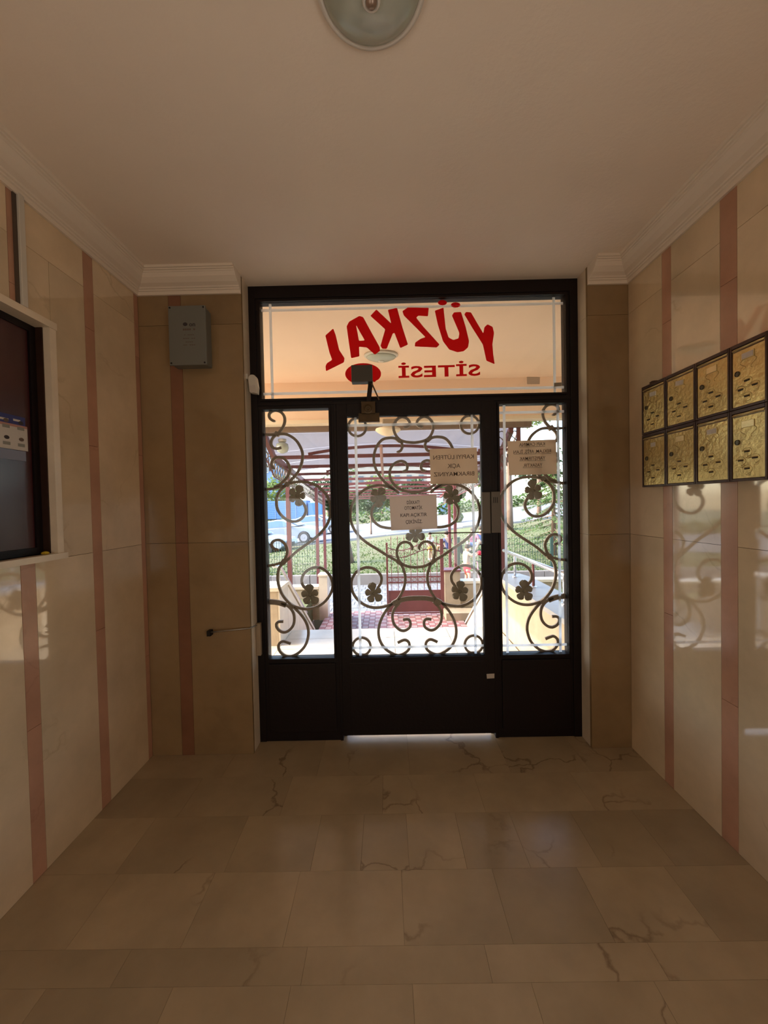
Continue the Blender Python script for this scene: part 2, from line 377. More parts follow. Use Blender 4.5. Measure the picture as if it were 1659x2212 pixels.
# floor tiles
rows = [(2.10,2.56),(1.832,2.10),(1.546,1.832),(1.276,1.546),(1.171,1.276),(.88,1.171),(.58,.88),(.28,.58),(-.02,.28),(-.32,-.02)]
cols = {0:[-.95,-.42,.10,.66,1.1],1:[-1.05,-.55,-.05,.45,.98],2:[-1.15,-.70,-.345,-.138,.063,.30,.56,.853,1.15],3:[-1.13,-.735,-.385,.03,.40,.745,1.10],4:[-.9,-.3,.3,.85],5:[-1.1,-.7,-.33,.05,.42,.8,1.15]}
for i, (y0, y1) in enumerate(rows):
    xs = [XL] + cols.get(i, [-1.1,-.75,-.38,0,.37,.75,1.12]) + [XR]
    for x0, x1 in zip(xs[:-1], xs[1:]):
        slab(fl_, (x0+.0004, y0+.0004, -.012), (x1-.0004, y1-.0004, 0), M['floor'], 'floor_tile')
slab(fl_, (XL, YB, -.012), (XR, -.321, 0), M['floor'], 'floor_tile')

# cornices: profile in (distance from wall, z)
prof = [(0,ZB),(.012,ZB),(.014,ZB+.018),(.022,ZB+.020),(.024,ZB+.026),(.032,ZB+.028),(.036,ZB+.034),(.058,ZB+.044),(.082,ZB+.064),(.094,ZB+.082),(.098,ZB+.084),(.100,ZB+.089),(.108,ZB+.091),(.110,ZB+.096),(.118,ZB+.098),(.120,ZB+.110),(0,ZB+.110)]
def cornice_y(name, xw, s, y0, y1, m0, m1):
    mb = MB(); n = len(prof)
    vs = [(xw+s*d, y0+m0*d, z) for d,z in prof] + [(xw+s*d, y1-m1*d, z) for d,z in prof]
    mb.add(vs, [tuple(range(n)), tuple(range(n,2*n))[::-1]] + [(i,(i+1)%n,n+(i+1)%n,n+i) for i in range(n)])
    return tag(mb.build(name, M['plaster']), kind='structure')
def cornice_x(name, x0, x1, m0, m1):
    mb = MB(); n = len(prof)
    vs = [(x0+m0*d, YW-d, z) for d,z in prof] + [(x1-m1*d, YW-d, z) for d,z in prof]
    mb.add(vs, [tuple(range(n)), tuple(range(n,2*n))[::-1]] + [(i,(i+1)%n,n+(i+1)%n,n+i) for i in range(n)])
    return tag(mb.build(name, M['plaster']), kind='structure')
cornice_y('trim_1', XL, 1, YB, YW, 0, 1); cornice_y('trim_2', XR, -1, YB, YW, 0, 1)
cornice_x('trim_3', XL, OL, 1, 0); cornice_x('trim_4', OR_, XR, 0, 1)

# ================================================================== ENTRANCE: frame, side lights, transom, leaf
YG = 2.446                      # glass
YI = 2.462                      # iron scrolls on the street side of the glass
Y1 = 2.475                      # outer face of frame
fr = MB()
for a, b in (((-.845,0),(-.795,2.875)),((1.163,0),(1.222,2.875)),((-.795,2.80),(1.163,2.875)),((-.795,2.134),(1.163,2.150)),((-.322,.0),(-.304,2.134)),((.664,0),(.684,2.134))):
    fr.box((a[0],YD,a[1]),(b[0],Y1,b[1]))
fr.box((-.306,Y1-.0095,.0),(-.285,Y1+.006,2.134)).box((.648,Y1-.0095,.0),(.666,Y1+.006,2.134)).box((-.306,Y1-.0095,2.115),(.666,Y1+.006,2.134))
frame = tag(fr.build('trim_5', M['door'], bevel=.002), kind='structure')

def ring(x0, x1, z0, z1, X0, X1, Z0, Z1, y0, y1):
    """rectangular ring: hole x0..x1,z0..z1 inside outer X0..X1,Z0..Z1"""
    return (MB().box((X0,y0,Z0),(x0,y1,Z1)).box((x1,y0,Z0),(X1,y1,Z1)).box((x0,y0,Z0),(x1,y1,z0)).box((x0,y0,z1),(x1,y1,Z1)))
def pane(parent, x0, x1, z0, z1, bev=True, inset=(.055,.05)):
    MB().box((x0-.008,YG-.002,z0-.008),(x1+.008,YG+.002,z1+.008)).build('glass_pane', M['glass'], parent)
    if bev:
        ix, iz = inset; wv = .017
        for (a, b) in (((x0+ix-wv/2,z0),(x0+ix+wv/2,z1)),((x1-ix-wv/2,z0),(x1-ix+wv/2,z1)),((x0,z0+iz-wv/2),(x1,z0+iz+wv/2)),((x0,z1-iz-wv/2),(x1,z1-iz+wv/2))):
            # a V-cut bevel strip standing proud of the glass
            if b[0]-a[0] < b[1]-a[1]:
                poly = [(a[0],YG-.002),((a[0]+b[0])/2,YG-.005),(b[0],YG-.002)]
                MB().prism([(p[0],p[1]) for p in poly], 'z', a[1], b[1]).build('bevel_strip', M['bevel'], parent)
            else:
                poly = [(YG-.002,a[1]),(YG-.005,(a[1]+b[1])/2),(YG-.002,b[1])]
                MB().prism(poly, 'x', a[0], b[0]).build('bevel_strip', M['bevel'], parent)
def bead(parent, x0, x1, z0, z1):
    ring(x0, x1, z0, z1, x0-.012, x1+.012, z0-.012, z1+.012, YD-.006, YD+.012).build('glazing_bead', M['door'], parent)

win_l = tag(ring(-.767,-.350,.534,2.109, -.795,-.322,.001,2.134, YD+.006,Y1).build('window_1', M['door']), kind='structure')
win_r = tag(ring(.715,1.133,.533,2.110, .684,1.163,.001,2.134, YD+.006,Y1).build('window_2', M['door']), kind='structure')
win_t = tag(ring(-.765,1.134,2.174,2.777, -.795,1.163,2.150,2.80, YD+.006,Y1).build('window_3', M['door']), kind='structure')
leaf = tag(ring(-.238,.603,.532,2.055, -.3035,.6635,.034,2.133, YD-.004,Y1-.01).build('door_1', M['door'], bevel=.002), kind='structure')
pane(win_l, -.767,-.350,.534,2.109, False)
pane(win_r, .715,1.133,.533,2.110, True, (.040,.048))
pane(win_t, -.765,1.134,2.174,2.777, True, (.058,.040))
pane(leaf, -.238,.603,.532,2.055, True, (.052,.052))
for o, x0, x1, z0, z1 in ((win_l,-.767,-.350,.534,2.109),(win_r,.715,1.133,.533,2.110),(win_t,-.765,1.134,2.174,2.777),(leaf,-.238,.603,.532,2.055)): bead(o, x0, x1, z0, z1)
for o, x0, x1 in ((win_l,-.770,-.345),(leaf,-.255,.615),(win_r,.710,1.140)):   # kick panels
    MB().box((x0,YD-.006,.06),(x1,YD+.006,.50)).build('kick_panel', M['door'], o, bevel=.003)

# --- wrought iron, traced on the plane just outside the glass
def z2(pts, ox=550, oy=860, s=5.5316): return [(ox+x/s, oy+y/s) for x, y in pts]
def z7(pts): return z2(pts, 550, 1180, 8.195)
def z3(pts): return z2(pts, 730, 860, 4.74)
def z4(pts): return z2(pts, 730, 1130, 4.74)
def W(pts): return [at_y(u, v, YI) for u, v in pts]
def mirror(pts, c): return [Vector((2*c-p.x, p.y, p.z)) for p in pts]
BW = .0170
left_scrolls = [
  (z2([(250,277),(212,266),(180,235),(175,195),(205,160),(255,148),(310,165),(350,210),(362,270),(345,335),(310,390),(268,430),(225,468),(200,515),(200,560),(225,595),(270,603),(320,592)]), 1),
  (z2([(112,438),(200,438),(270,432),(360,430),(430,455),(500,510),(550,590),(572,660),(570,740),(545,830),(500,910),(440,975),(390,1030),(300,1062),(220,1082),(132,1093)]), 1),
  (z2([(245,848),(212,822),(205,770),(240,720),(300,705),(360,730),(405,790),(423,860),(400,930),(350,990),(300,1035),(230,1065)]), 1),
  (z2([(400,1035),(330,1080),(280,1150),(262,1240),(275,1330),(330,1410),(400,1460),(480,1475),(550,1450),(600,1390),(612,1330),(590,1270),(545,1220)]), 1),
  (z2([(400,1030),(480,1005),(570,1000),(660,1012),(750,1050),(830,1120),(885,1210),(908,1310),(900,1420),(860,1520),(790,1610),(700,1690),(600,1762),(500,1835),(430,1900),(355,1968)])
   + z7([(450,360),(420,450),(410,560),(425,680),(470,810),(530,910),(610,1000),(680,1052),(760,1082),(860,1105),(960,1108),(1070,1085),(1180,1030),(1280,940),(1350,830),(1382,720),(1372,610),(1320,500),(1230,410),(1130,375),(1030,380),(930,430),(860,510),(835,600),(850,680),(900,740),(950,790)]), 1),
  (z2([(290,1812),(235,1800),(205,1760),(215,1720),(260,1695),(310,1700),(360,1740),(390,1800),(385,1870),(350,1945),(300,1972),(240,1990),(165,2003)]), 1),
  (z7([(470,1010),(550,1035),(620,1080),(680,1160),(705,1260),(695,1370),(650,1450),(580,1505),(510,1520),(440,1490),(395,1430),(390,1370),(430,1335),(510,1332)]), 1),
  (z7([(236,980),(350,988),(450,1005),(560,1042)]), 1.9),
  (z7([(680,1070),(760,1140),(840,1230),(900,1320),(940,1420),(955,1530),(940,1640),(900,1750),(830,1840),(740,1910),(640,1945),(540,1935),(460,1870),(425,1790),(440,1720),(500,1680),(570,1695),(640,1722)]), 1),
]
center_half = [   # mirrored about the middle of the leaf
  (z3([(670,298),(715,290),(735,255),(710,215),(660,195),(610,215),(575,265),(570,320),(595,385),(640,430),(700,450),(775,457)]), 1),
  (z3([(600,553),(640,540),(660,490),(640,445),(580,412),(510,410),(450,430),(400,490),(372,570),(368,650),(390,730),(430,800),(490,870),(570,930),(625,975)]), 1),
  (z3([(660,750),(700,740),(710,700),(690,660),(640,645),(580,670),(540,720),(530,790),(550,850),(600,910),(670,945),(740,962),(790,966)]), 1),
  (z3([(590,945),(500,905),(430,893),(350,905),(270,940),(200,1000),(150,1080),(128,1170),(135,1260),(170,1350),(230,1425),(310,1490),(400,1545),(500,1608),(570,1648),(632,1682)]), 1),
  (z3([(600,1330),(540,1332),(480,1325),(425,1308),(368,1260),(343,1190),(358,1120),(392,1080)]), 1),
  (z4([(755,278),(762,245),(735,208),(690,193),(640,210),(608,260),(605,320),(630,390),(680,430),(740,448),(802,452)]), 1),
  (z4([(630,395),(665,460),(688,540),(685,620),(660,700),(620,770),(560,822),(470,855),(370,865),(280,840),(200,780),(150,700),(138,610),(160,540),(210,482),(280,455),(350,460),(410,495),(445,550),(440,610),(405,665)]), 1),
  (z4([(600,790),(530,850),(470,930),(430,1020),(415,1110),(430,1200),(480,1280),(550,1330),(620,1352),(690,1325),(730,1280),(725,1220),(680,1195),(612,1224)]), 1),
  (z4([(640,815),(590,860),(562,920),(560,980),(580,1040),(630,1090),(680,1100),(730,1070),(742,1020),(720,985),(665,990)]), 1),
  (z4([(575,820),(640,790),(720,772),(802,768)]), 1.7),
]
def taper(n, w_):
    ws = [w_]*n
    for k in range(min(4, n)): ws[k] = w_*(.45+.18*k)
    return ws
def scroll(parent, pts, wf):
    P = catmull(pts, 5); n = len(P)
    ws = taper(n, BW*wf) if wf == 1 else [BW*wf]*n
    MB().bar(P, BW*wf, .012, ws=ws).build('scroll', M['iron'], parent)
def collar(parent, p, ang=.6, s=1.0):
    Mx = Matrix.Translation(p) @ Matrix.Rotation(ang, 4, 'Y')
    MB().box((-.017*s,-.011,-.013*s),(.017*s,.011,.013*s), Mx).build('collar', M['iron'], parent, bevel=.003)
def flower(parent, c, r, rot, tilt=0):
    y = c.y - .004
    hubm = MB().lathe([(.004,-.012),(.010,-.010),(.012,-.004),(.012,.006)], 10, Matrix.Translation((c.x,y,c.z)) @ Matrix.Rotation(PI/2,4,'X') )
    hub_ = hubm.build('flower', M['petal'], parent, smooth=True)
    for k in range(5):
        a = rot + 2*PI*k/5; vs = []; fs = []
        rows_ = [(0.0,.17),(.18,.23),(.40,.44),(.58,.62),(.74,.64),(.88,.48),(1.0,.14)]
        rk = r*1.10*(.92 + .12*math.sin(k*2.3+rot))
        for (t, wd) in rows_:
            for q in (-1,-.5,0,.5,1):
                rad = t*rk; off = q*wd*rk*.62
                dep = -.010*math.sin(t*PI)*(.6) + .010*(abs(q)**1.5)*t - .012*t*t
                if q in (-.5,.5) and t > .9: rad *= .96
                x = math.cos(a)*rad - math.sin(a)*off; z = math.sin(a)*rad + math.cos(a)*off
                vs.append((c.x+x, y+dep, c.z+z))
        for i in range(len(rows_)-1):
            for j in range(4): fs.append((i*5+j, i*5+j+1, (i+1)*5+j+1, (i+1)*5+j))
        nv = len(vs); vs2 = vs + [(p[0], p[1]+.002, p[2]) for p in vs]
        fs2 = fs + [tuple(i+nv for i in f)[::-1] for f in fs]
        MB().add(vs2, fs2).build('petal', M['petal'], hub_, smooth=True)
CX = .1835
flows_l = [(z2([(510,1165)])[0], .062, 1.2), (z7([(985,862)])[0], .064, 1.65)]
cols_l = [z2([(270,430)])[0], z2([(392,1030)])[0], z2([(350,1955)])[0], z7([(660,1055)])[0]]
for side, par in ((0, win_l), (1, win_r)):
    f = (lambda P: mirror(P, CX)) if side else (lambda P: P)
    for pts, wf in left_scrolls: scroll(par, f(W(pts)), wf)
    for p in cols_l: collar(par, f(W([p]))[0], .6 if not side else -.6)
    for i, (p, r, rot) in enumerate(flows_l): flower(par, f(W([p]))[0], r, rot if not side else (1.75, 1.6)[i])
    foot = f(W(z7([(640,1965)])))[0]; MB().box((foot.x-.018,YI-.006,.534),(foot.x+.018,YI+.006,foot.z+.006)).build('weld_foot', M['iron'], par)
    top = f(W(z2([(255,140)])))[0]; MB().box((top.x-.014,YI-.006,top.z-.01),(top.x+.014,YI+.006,2.109)).build('weld_foot', M['iron'], par)
for side in (0, 1):
    f = (lambda P: mirror(P, .1822)) if side else (lambda P: P)
    for pts, wf in center_half:
        Wp = W(pts)
        if abs(Wp[-1].x-.1822) < .012: Wp[-1].x = .1828       # the two halves meet on the middle line
        scroll(leaf, f(Wp), wf)
    collar(leaf, f(W(z3([(620,430)])))[0], .7 if not side else -.7)
    collar(leaf, f(W(z4([(625,400)])))[0], .7 if not side else -.7)
    collar(leaf, f(W(z4([(590,810)])))[0], -.5 if not side else .5, 1.3)
    for q in (z3([(197,298)])[0], z4([(243,1262)])[0]):
        cpt = f(W([q]))[0]; rr = .0575
        MB().bar([(cpt.x+rr*math.cos(a), YI, cpt.z+rr*math.sin(a)) for a in [2*PI*k/30 for k in range(30)]], BW*.9, .012, closed=True).build('iron_ring', M['iron'], leaf)
        zz = (cpt.z-rr-.012, .532) if cpt.z < 1 else (cpt.z+rr+.002, 2.055)
        MB().box((cpt.x-.014,YI-.006,min(zz)),(cpt.x+.014,YI+.006,max(zz)+.008)).build('weld_foot', M['iron'], leaf)
    flower(leaf, f(W(z3([(412,1012)])))[0], .060, 1.0 if not side else 1.9)
    flower(leaf, f(W(z4([(365,715)])))[0], .062, 1.75 if not side else 1.45)
flower(leaf, W(z4([(792,118)]))[0], .058, -1.57)

# --- red lettering and ellipse on the transom glass, read from the street
def curve_mesh(name, loops, depth, m, parent, y, to_world):
    cu = bpy.data.curves.new(name, 'CURVE'); cu.dimensions = '2D'; cu.fill_mode = 'BOTH'; cu.extrude = depth/2
    for lp in loops:
        sp = cu.splines.new('POLY'); sp.points.add(len(lp)-1); sp.use_cyclic_u = True
        for i, p in enumerate(lp):
            q = to_world(p); sp.points[i].co = (q[0], q[1], 0, 1)
    tmp = bpy.data.objects.new('tmp', cu); C.objects.link(tmp)
    dg = bpy.context.evaluated_depsgraph_get(); me = bpy.data.meshes.new_from_object(tmp.evaluated_get(dg))
    bpy.data.objects.remove(tmp); bpy.data.curves.remove(cu)
    me.transform(Matrix(((1,0,0,0),(0,0,-1,y),(0,1,0,0),(0,0,0,1))))
    me.materials.clear(); return link(name, me, m, parent)
def zt(p): q = at_y(540+p[0]/2.2419, 590+p[1]/2.2419, YG-.003); return (q.x, q.z)
def smooth_loop(pts, r=.22):
    """cut the corners of a polygon a little, like brush lettering"""
    out = []; n = len(pts)
    for i in range(n):
        p0, p1, p2 = Vector(pts[i-1]), Vector(pts[i]), Vector(pts[(i+1)%n])
        a = p1 + (p0-p1)*min(r, 5/max((p0-p1).length,1e-6)); b = p1 + (p2-p1)*min(r, 5/max((p2-p1).length,1e-6))
        for t in (0,.33,.66,1): out.append(tuple(((1-t)**2)*a + 2*t*(1-t)*p1 + t*t*b))
    return out
letters = [
 [[(365,302),(403,268),(415,300),(432,372),(458,412),(455,432),(368,475),(366,450),(373,436),(398,420),(385,385)]],
 [[(530,207),(480,235),(468,258),(478,330),(490,412),(530,403),(528,356),(566,360),(605,395),(630,376),(628,358),(590,290),(548,213)], [(514,252),(556,326),(528,328)]],
 [[(612,176),(583,207),(655,272),(632,352),(640,366),(662,367),(692,292),(700,290),(728,363),(765,346),(738,262),(712,168),(668,178),(684,244)]],
 [[(738,184),(765,166),(866,168),(862,209),(815,206),(805,216),(840,260),(918,346),(905,360),(798,355),(800,336),(826,318),(850,310),(745,205)]],
 [[(895,182),(937,167),(948,270),(962,312),(985,324),(1010,316),(1014,290),(978,205),(988,190),(1022,188),(1045,262),(1061,330),(1056,360),(1035,378),(1005,383),(965,370),(935,330),(910,250)]],
 [[(932+22*math.cos(a),143+13*math.sin(a)) for a in [k*PI/6 for k in range(12)]]],
 [[(996+23*math.cos(a),154+13*math.sin(a)) for a in [k*PI/6 for k in range(12)]]],
 [[(1038,200),(1046,188),(1070,190),(1102,245),(1130,292),(1135,262),(1150,248),(1175,260),(1182,290),(1174,345),(1178,395),(1185,441),(1145,424),(1128,346),(1080,270)]],
]
for lp in letters:
    lp2 = [smooth_loop(q) if len(q) != 12 else q for q in lp]
    curve_mesh('letter', lp2, .001, M['red'], win_t, YG-.003, zt)
ell = [(548+87*math.cos(a), 488+52*math.sin(a)) for a in [k*PI/24 for k in range(48)]]
ell[5:8] = [(612,520),(604,528),(592,524)]
curve_mesh('red_ellipse', [ell], .001, M['red'], win_t, YG-.003, zt)

def text_mesh(name, txt, size, m, parent, loc, mir=False, width=None, bold=0.0, squash=1.0, rot=0.0, sep=1.0):
    cu = bpy.data.curves.new(name, 'FONT'); cu.body = txt; cu.size = size; cu.align_x = 'CENTER'; cu.align_y = 'CENTER'; cu.extrude = .0003; cu.offset = bold; cu.space_character = sep; cu.resolution_u = 3
    tmp = bpy.data.objects.new('tmp', cu); C.objects.link(tmp)
    dg = bpy.context.evaluated_depsgraph_get(); me = bpy.data.meshes.new_from_object(tmp.evaluated_get(dg))
    bpy.data.objects.remove(tmp); bpy.data.curves.remove(cu)
    xs = [v.co.x for v in me.vertices]; w0 = max(xs)-min(xs) if xs else 1; cxm = (max(xs)+min(xs))/2 if xs else 0
    k = width/w0 if width else 1
    me.transform(Matrix.Translation((-cxm,0,0)))
    S = Matrix.Diagonal(((-k if mir else k), squash, 1, 1))
    R_ = Matrix.Rotation(rot, 4, 'Z')
    me.transform(Matrix(((1,0,0,loc[0]),(0,0,-1,loc[1]),(0,1,0,loc[2]),(0,0,0,1))) @ R_ @ S)
    me.materials.clear(); return link(name, me, m, parent)
pS = at_y(949, 803, YG-.003)
text_mesh('small_lettering', 'SİTESİ', .098, M['red'], win_t, (pS.x, YG-.003, pS.z), True, .515, .0022, 1.0, .006, 1.05)

# --- notices
def sheet(name, corners_px, y, m, label, cat='notice'):
    P = [at_y(u, v, y) for u, v in corners_px]
    mb = MB().add([p for p in P] + [p+Vector((0,.0006,0)) for p in P], [(0,1,2,3),(7,6,5,4),(0,4,5,1),(1,5,6,2),(2,6,7,3),(3,7,4,0)])
    return tag(mb.build(name, m), label=label, cat=cat), P
def lines(par, P, texts, y, m, mir, hfrac, size, under=False):
    c0 = (P[0]+P[1]+P[2]+P[3])/4; wd = (P[1]-P[0]).length; ht = (P[0]-P[3]).length
    rot = math.atan2((P[1]-P[0]).z, (P[1]-P[0]).x)
    for (t, fy, fw) in texts:
        z = c0.z + ht*(.5-fy); 
        text_mesh('printed_line', t, size, m, par, (c0.x - math.sin(rot)*ht*(.5-fy), y, z), mir, wd*fw, .0001, 1, rot)
        if under: MB().box((c0.x-wd*fw/2, y-.0003, z-size*.50),(c0.x+wd*fw/2, y+.0003, z-size*.44)).build('underline', m, par)
yi = YG-.0075
n1, P1 = sheet('notice_sheet', [(841,1073),(943,1069),(945,1142),(845,1146)], yi, M['paper_w'], 'white notice with black capitals at the middle of the door glass')
lines(n1, P1, [('DİKKAT!',.20,.27),('OTOMATİK',.36,.38),('KAPI AÇIKTIR',.57,.56),('ÇEKİNİZ.',.77,.35)], yi-.0008, M['ink'], False, .2, .031)
n2, P2 = sheet('notice_sheet', [(928,970),(1030,967),(1033,1044),(930,1046)], yi-.002, M['paper'], 'brownish notice turned to the street, upper right on the door glass')
lines(n2, P2, [('KAPIYI LÜTFEN',.25,.86),('AÇIK',.50,.27),('BIRAKMAYINIZ',.73,.86)], yi-.0028, M['ink_soft'], True, .2, .037)
n3, P3 = sheet('notice_sheet', [(1096,953),(1201,949),(1203,1024),(1100,1027)], yi, M['paper'], 'underlined notice turned to the street, on the narrow right side light')
lines(n3, P3, [('KAPI CAMINA',.12,.53),('REKLAM, AFİŞ, İLAN',.33,.77),('YAPIŞTIRMAK',.53,.53),('YASAKTIR.',.73,.40)], yi-.0008, M['ink_soft'], True, .2, .030, True)
st1, _ = sheet('sticker', [(1138,814),(1166,814),(1166,830),(1138,830)], yi, M['paper'], 'small brown sticker low on the right of the transom glass', 'sticker')
st2, _ = sheet('sticker', [(1197,827),(1213,826),(1213,834),(1197,835)], yi, M['petal'], 'tiny dark sticker in the lower right corner of the transom glass', 'sticker')
st3, _ = sheet('sticker', [(1051,1456),(1068,1455),(1068,1465),(1052,1466)], YD-.0068, M['tag'], 'small pinkish sticker on the dark kick panel below the lock', 'sticker')

# --- door closer
clo = empty('door_closer', at_y(783, 808, 2.40), label='dark overhead door closer with bent arm in front of the red ellipse', cat='door closer')
a_, b_ = at_y(759, 791, 2.36), at_y(805, 826, 2.36)
MB().box((a_.x,2.34,b_.z),(b_.x,2.40,a_.z)).build('closer_body', mat('closer cover', (.055,.05,.038), .45), clo, bevel=.004)
p0, p1_, p2_ = at_y(801, 822, 2.385), at_y(796, 868, 2.385), at_y(797, 880, 2.395)
MB().bar([p0, p1_, p2_], .028, .008).build('arm', M['door'], clo, bevel=.001)
q0, q1 = at_y(803, 828, 2.38), at_y(819, 864, 2.40)
MB().bar([q0, q1], .009, .006).build('forearm', M['old_brass'], clo)
a_, b_ = at_y(780, 868, 2.38), at_y(811, 893, 2.38)
MB().box((a_.x,2.372,b_.z),(b_.x,YD-.004,a_.z)).build('arm_housing', M['old_brass'], clo, bevel=.003)
c_ = at_y(795, 883, 2.37)
MB().lathe([(.030,0),(.030,.004),(.022,.006),(.020,.003),(.008,.003),(.006,.007)], 24, Matrix.Translation((c_.x,2.373,c_.z)) @ Matrix.Rotation(PI/2,4,'X')).build('pivot_cap', M['old_brass'], clo)
a_, b_ = at_y(774, 893, 2.39), at_y(820, 911, 2.39)
MB().box((a_.x,2.385,b_.z),(b_.x,YD-.004,a_.z)).build('mounting_plate', M['old_brass'], clo, bevel=.002)

# --- lock box, bolt rod and toothed strike beside it
lk = empty('electric_lock', at_y(1062, 1108, 2.40), label='grey-brown electric lock case on the right stile of the door', cat='lock')
for (u0, u1, v0, v1, d) in ((1041,1061,1063,1152,.034),(1061,1083,1062,1151,.040)):
    a_, b_ = at_y(u0, v0, YD-d), at_y(u1, v1, YD-d)
    MB().box((a_.x,YD-d,b_.z),(b_.x-.001,YD-.003,a_.z)).build('lock_case', M['lockcase'] if 'lockcase' in M else M['closer'], lk, bevel=.003)
for k in range(3):
    a_ = at_y(1066+4*k, 1074, YD-.042); MB().box((a_.x,YD-.042,a_.z-.035),(a_.x+.003,YD-.039,a_.z)).build('vent_slot', M['slot'], lk)
p0, p1_ = at_y(926, 1152, 2.425), at_y(1042, 1150, 2.41)
rod = tag(MB().tube([p0, p1_], .0035, 8).build('latch_cord', M['old_brass']), label='thin brown cord stretched across the door glass to the lock', cat='cord')
ts = empty('strike_plate', at_y(1041, 1210, 2.40), label='narrow dark toothed lock strip below the lock case', cat='lock plate')
a_, b_ = at_y(1040, 1176, 2.40), at_y(1049, 1247, 2.40)
MB().box((a_.x,2.40,b_.z),(b_.x,YD-.003,a_.z)).build('plate', M['door'], ts)
for k in range(10):
    zz = a_.z-.07-(a_.z-b_.z-.1)*k/10; MB().prism([(a_.x+.001,zz),(a_.x-.006,zz-.003),(a_.x+.001,zz-.007)], 'y', 2.402, 2.412).build('tooth', M['door'], ts)

# --- sensor on the left jamb
sn = empty('motion_sensor', at_y(540, 828, 2.36), label='small white hooded sensor on the left jamb beside the transom', cat='sensor')
c0 = at_y(549, 831, 2.355)
MB().box((OL,2.335,c0.z+.030),(OL+.012,2.385,c0.z+.062)).build('wall_bracket', M['white_pl'], sn, bevel=.003)
MB().tube([(OL+.010,2.36,c0.z+.045),(c0.x-.012,2.36,c0.z+.030)], .011, 10).build('swivel_arm', M['white_pl'], sn, smooth=True)
prof2 = []
for k in range(9): a = PI*k/8; prof2.append((.024*math.cos(a), .030+.024*math.sin(a)))
prof2 += [(-.026,-.050),(.018,-.062),(.026,-.020)]
Mx = Matrix.Translation((c0.x,2.35,c0.z)) @ Matrix.Rotation(-.10,4,'Y')
mb = MB().prism(prof2, 'y', -.022, .022); mb.v = [tuple(Mx @ Vector(v)) for v in mb.v]
mb.build('sensor_head', M['white_pl'], sn, bevel=.004)
mb = MB().box((-.018,-.024,-.056),(.014,-.0215,-.012)); mb.v = [tuple(Mx @ Vector(v)) for v in mb.v]
mb.build('sensor_lens', M['tag'], sn, bevel=.001)

# --- hook rod from end wall to door frame
hk = empty('door_hook', at_y(452, 1366, YW), label='thin steel door hook rod reaching from the left wall to the frame', cat='door hook')
pa, pb, pc = at_y(452,1366,YW-.03), at_y(541,1357,2.29), at_y(556,1350,2.40)
MB().tube([pa, pb, pc], .0042, 8).build('rod', M['steel'], hk, smooth=True)
MB().box((pa.x-.012,YW-.040,pa.z-.022),(pa.x+.010,YW,pa.z+.010)).build('bracket', M['slot'], hk, bevel=.002)
MB().box((OL+.001,2.385,pc.z-.19),(OL+.030,2.412,pc.z+.012)).build('catch_plate', M['tan'], hk, bevel=.002)

# --- grey cabinet on the end wall
cb = empty('junction_box', (-1.12,YW,2.49), label='grey metal junction box high on the wall left of the door', cat='electrical box')
x0, x1, z0, z1, yf = -1.229, -1.013, 2.323, 2.662, 2.215
MB().box((x0+.006,yf+.012,z0+.006),(x1-.006,YW,z1-.006)).build('case', M['grey_box'], cb, bevel=.006)
MB().box((x0,yf,z0),(x1,yf+.014,z1)).build('lid', M['grey_box'], cb, bevel=.006)
for sx, sz in ((.012,.012),(.012,-.012),(-.012,.012),(-.012,-.012)):
    MB().lathe([(.005,0),(.005,.002)], 10, Matrix.Translation(((x0 if sx>0 else x1)+sx, yf, (z0 if sz>0 else z1)+sz)) @ Matrix.Rotation(PI/2,4,'X')).build('screw', M['slot'], cb)
cxm = (x0+x1)/2+.012
MB().lathe([(.013,0),(.013,.0008)], 16, Matrix.Translation((cxm-.022, yf, 2.555)) @ Matrix.Rotation(PI/2,4,'X') @ Matrix.Scale(.8,4,(0,1,0))).build('printed_mark', M['ink'], cb)
text_mesh('printed_line', 'on', .034, M['ink'], cb, (cxm+.018, yf-.0008, 2.553), width=.035, bold=.0006)
for k, (zz, wd) in enumerate(((2.520,.072),(2.492,.060),(2.472,.072),(2.452,.066),(2.435,.070))):
    for j in range(6):
        if (k*3+j) % 5 == 4: continue
        xx = cxm-wd/2+wd*j/6; MB().box((xx,yf-.0008,zz),(xx+wd/6*.78,yf-.0002,zz+(.010 if k == 0 else .004))).build('printed_mark', M['ink_soft'], cb)

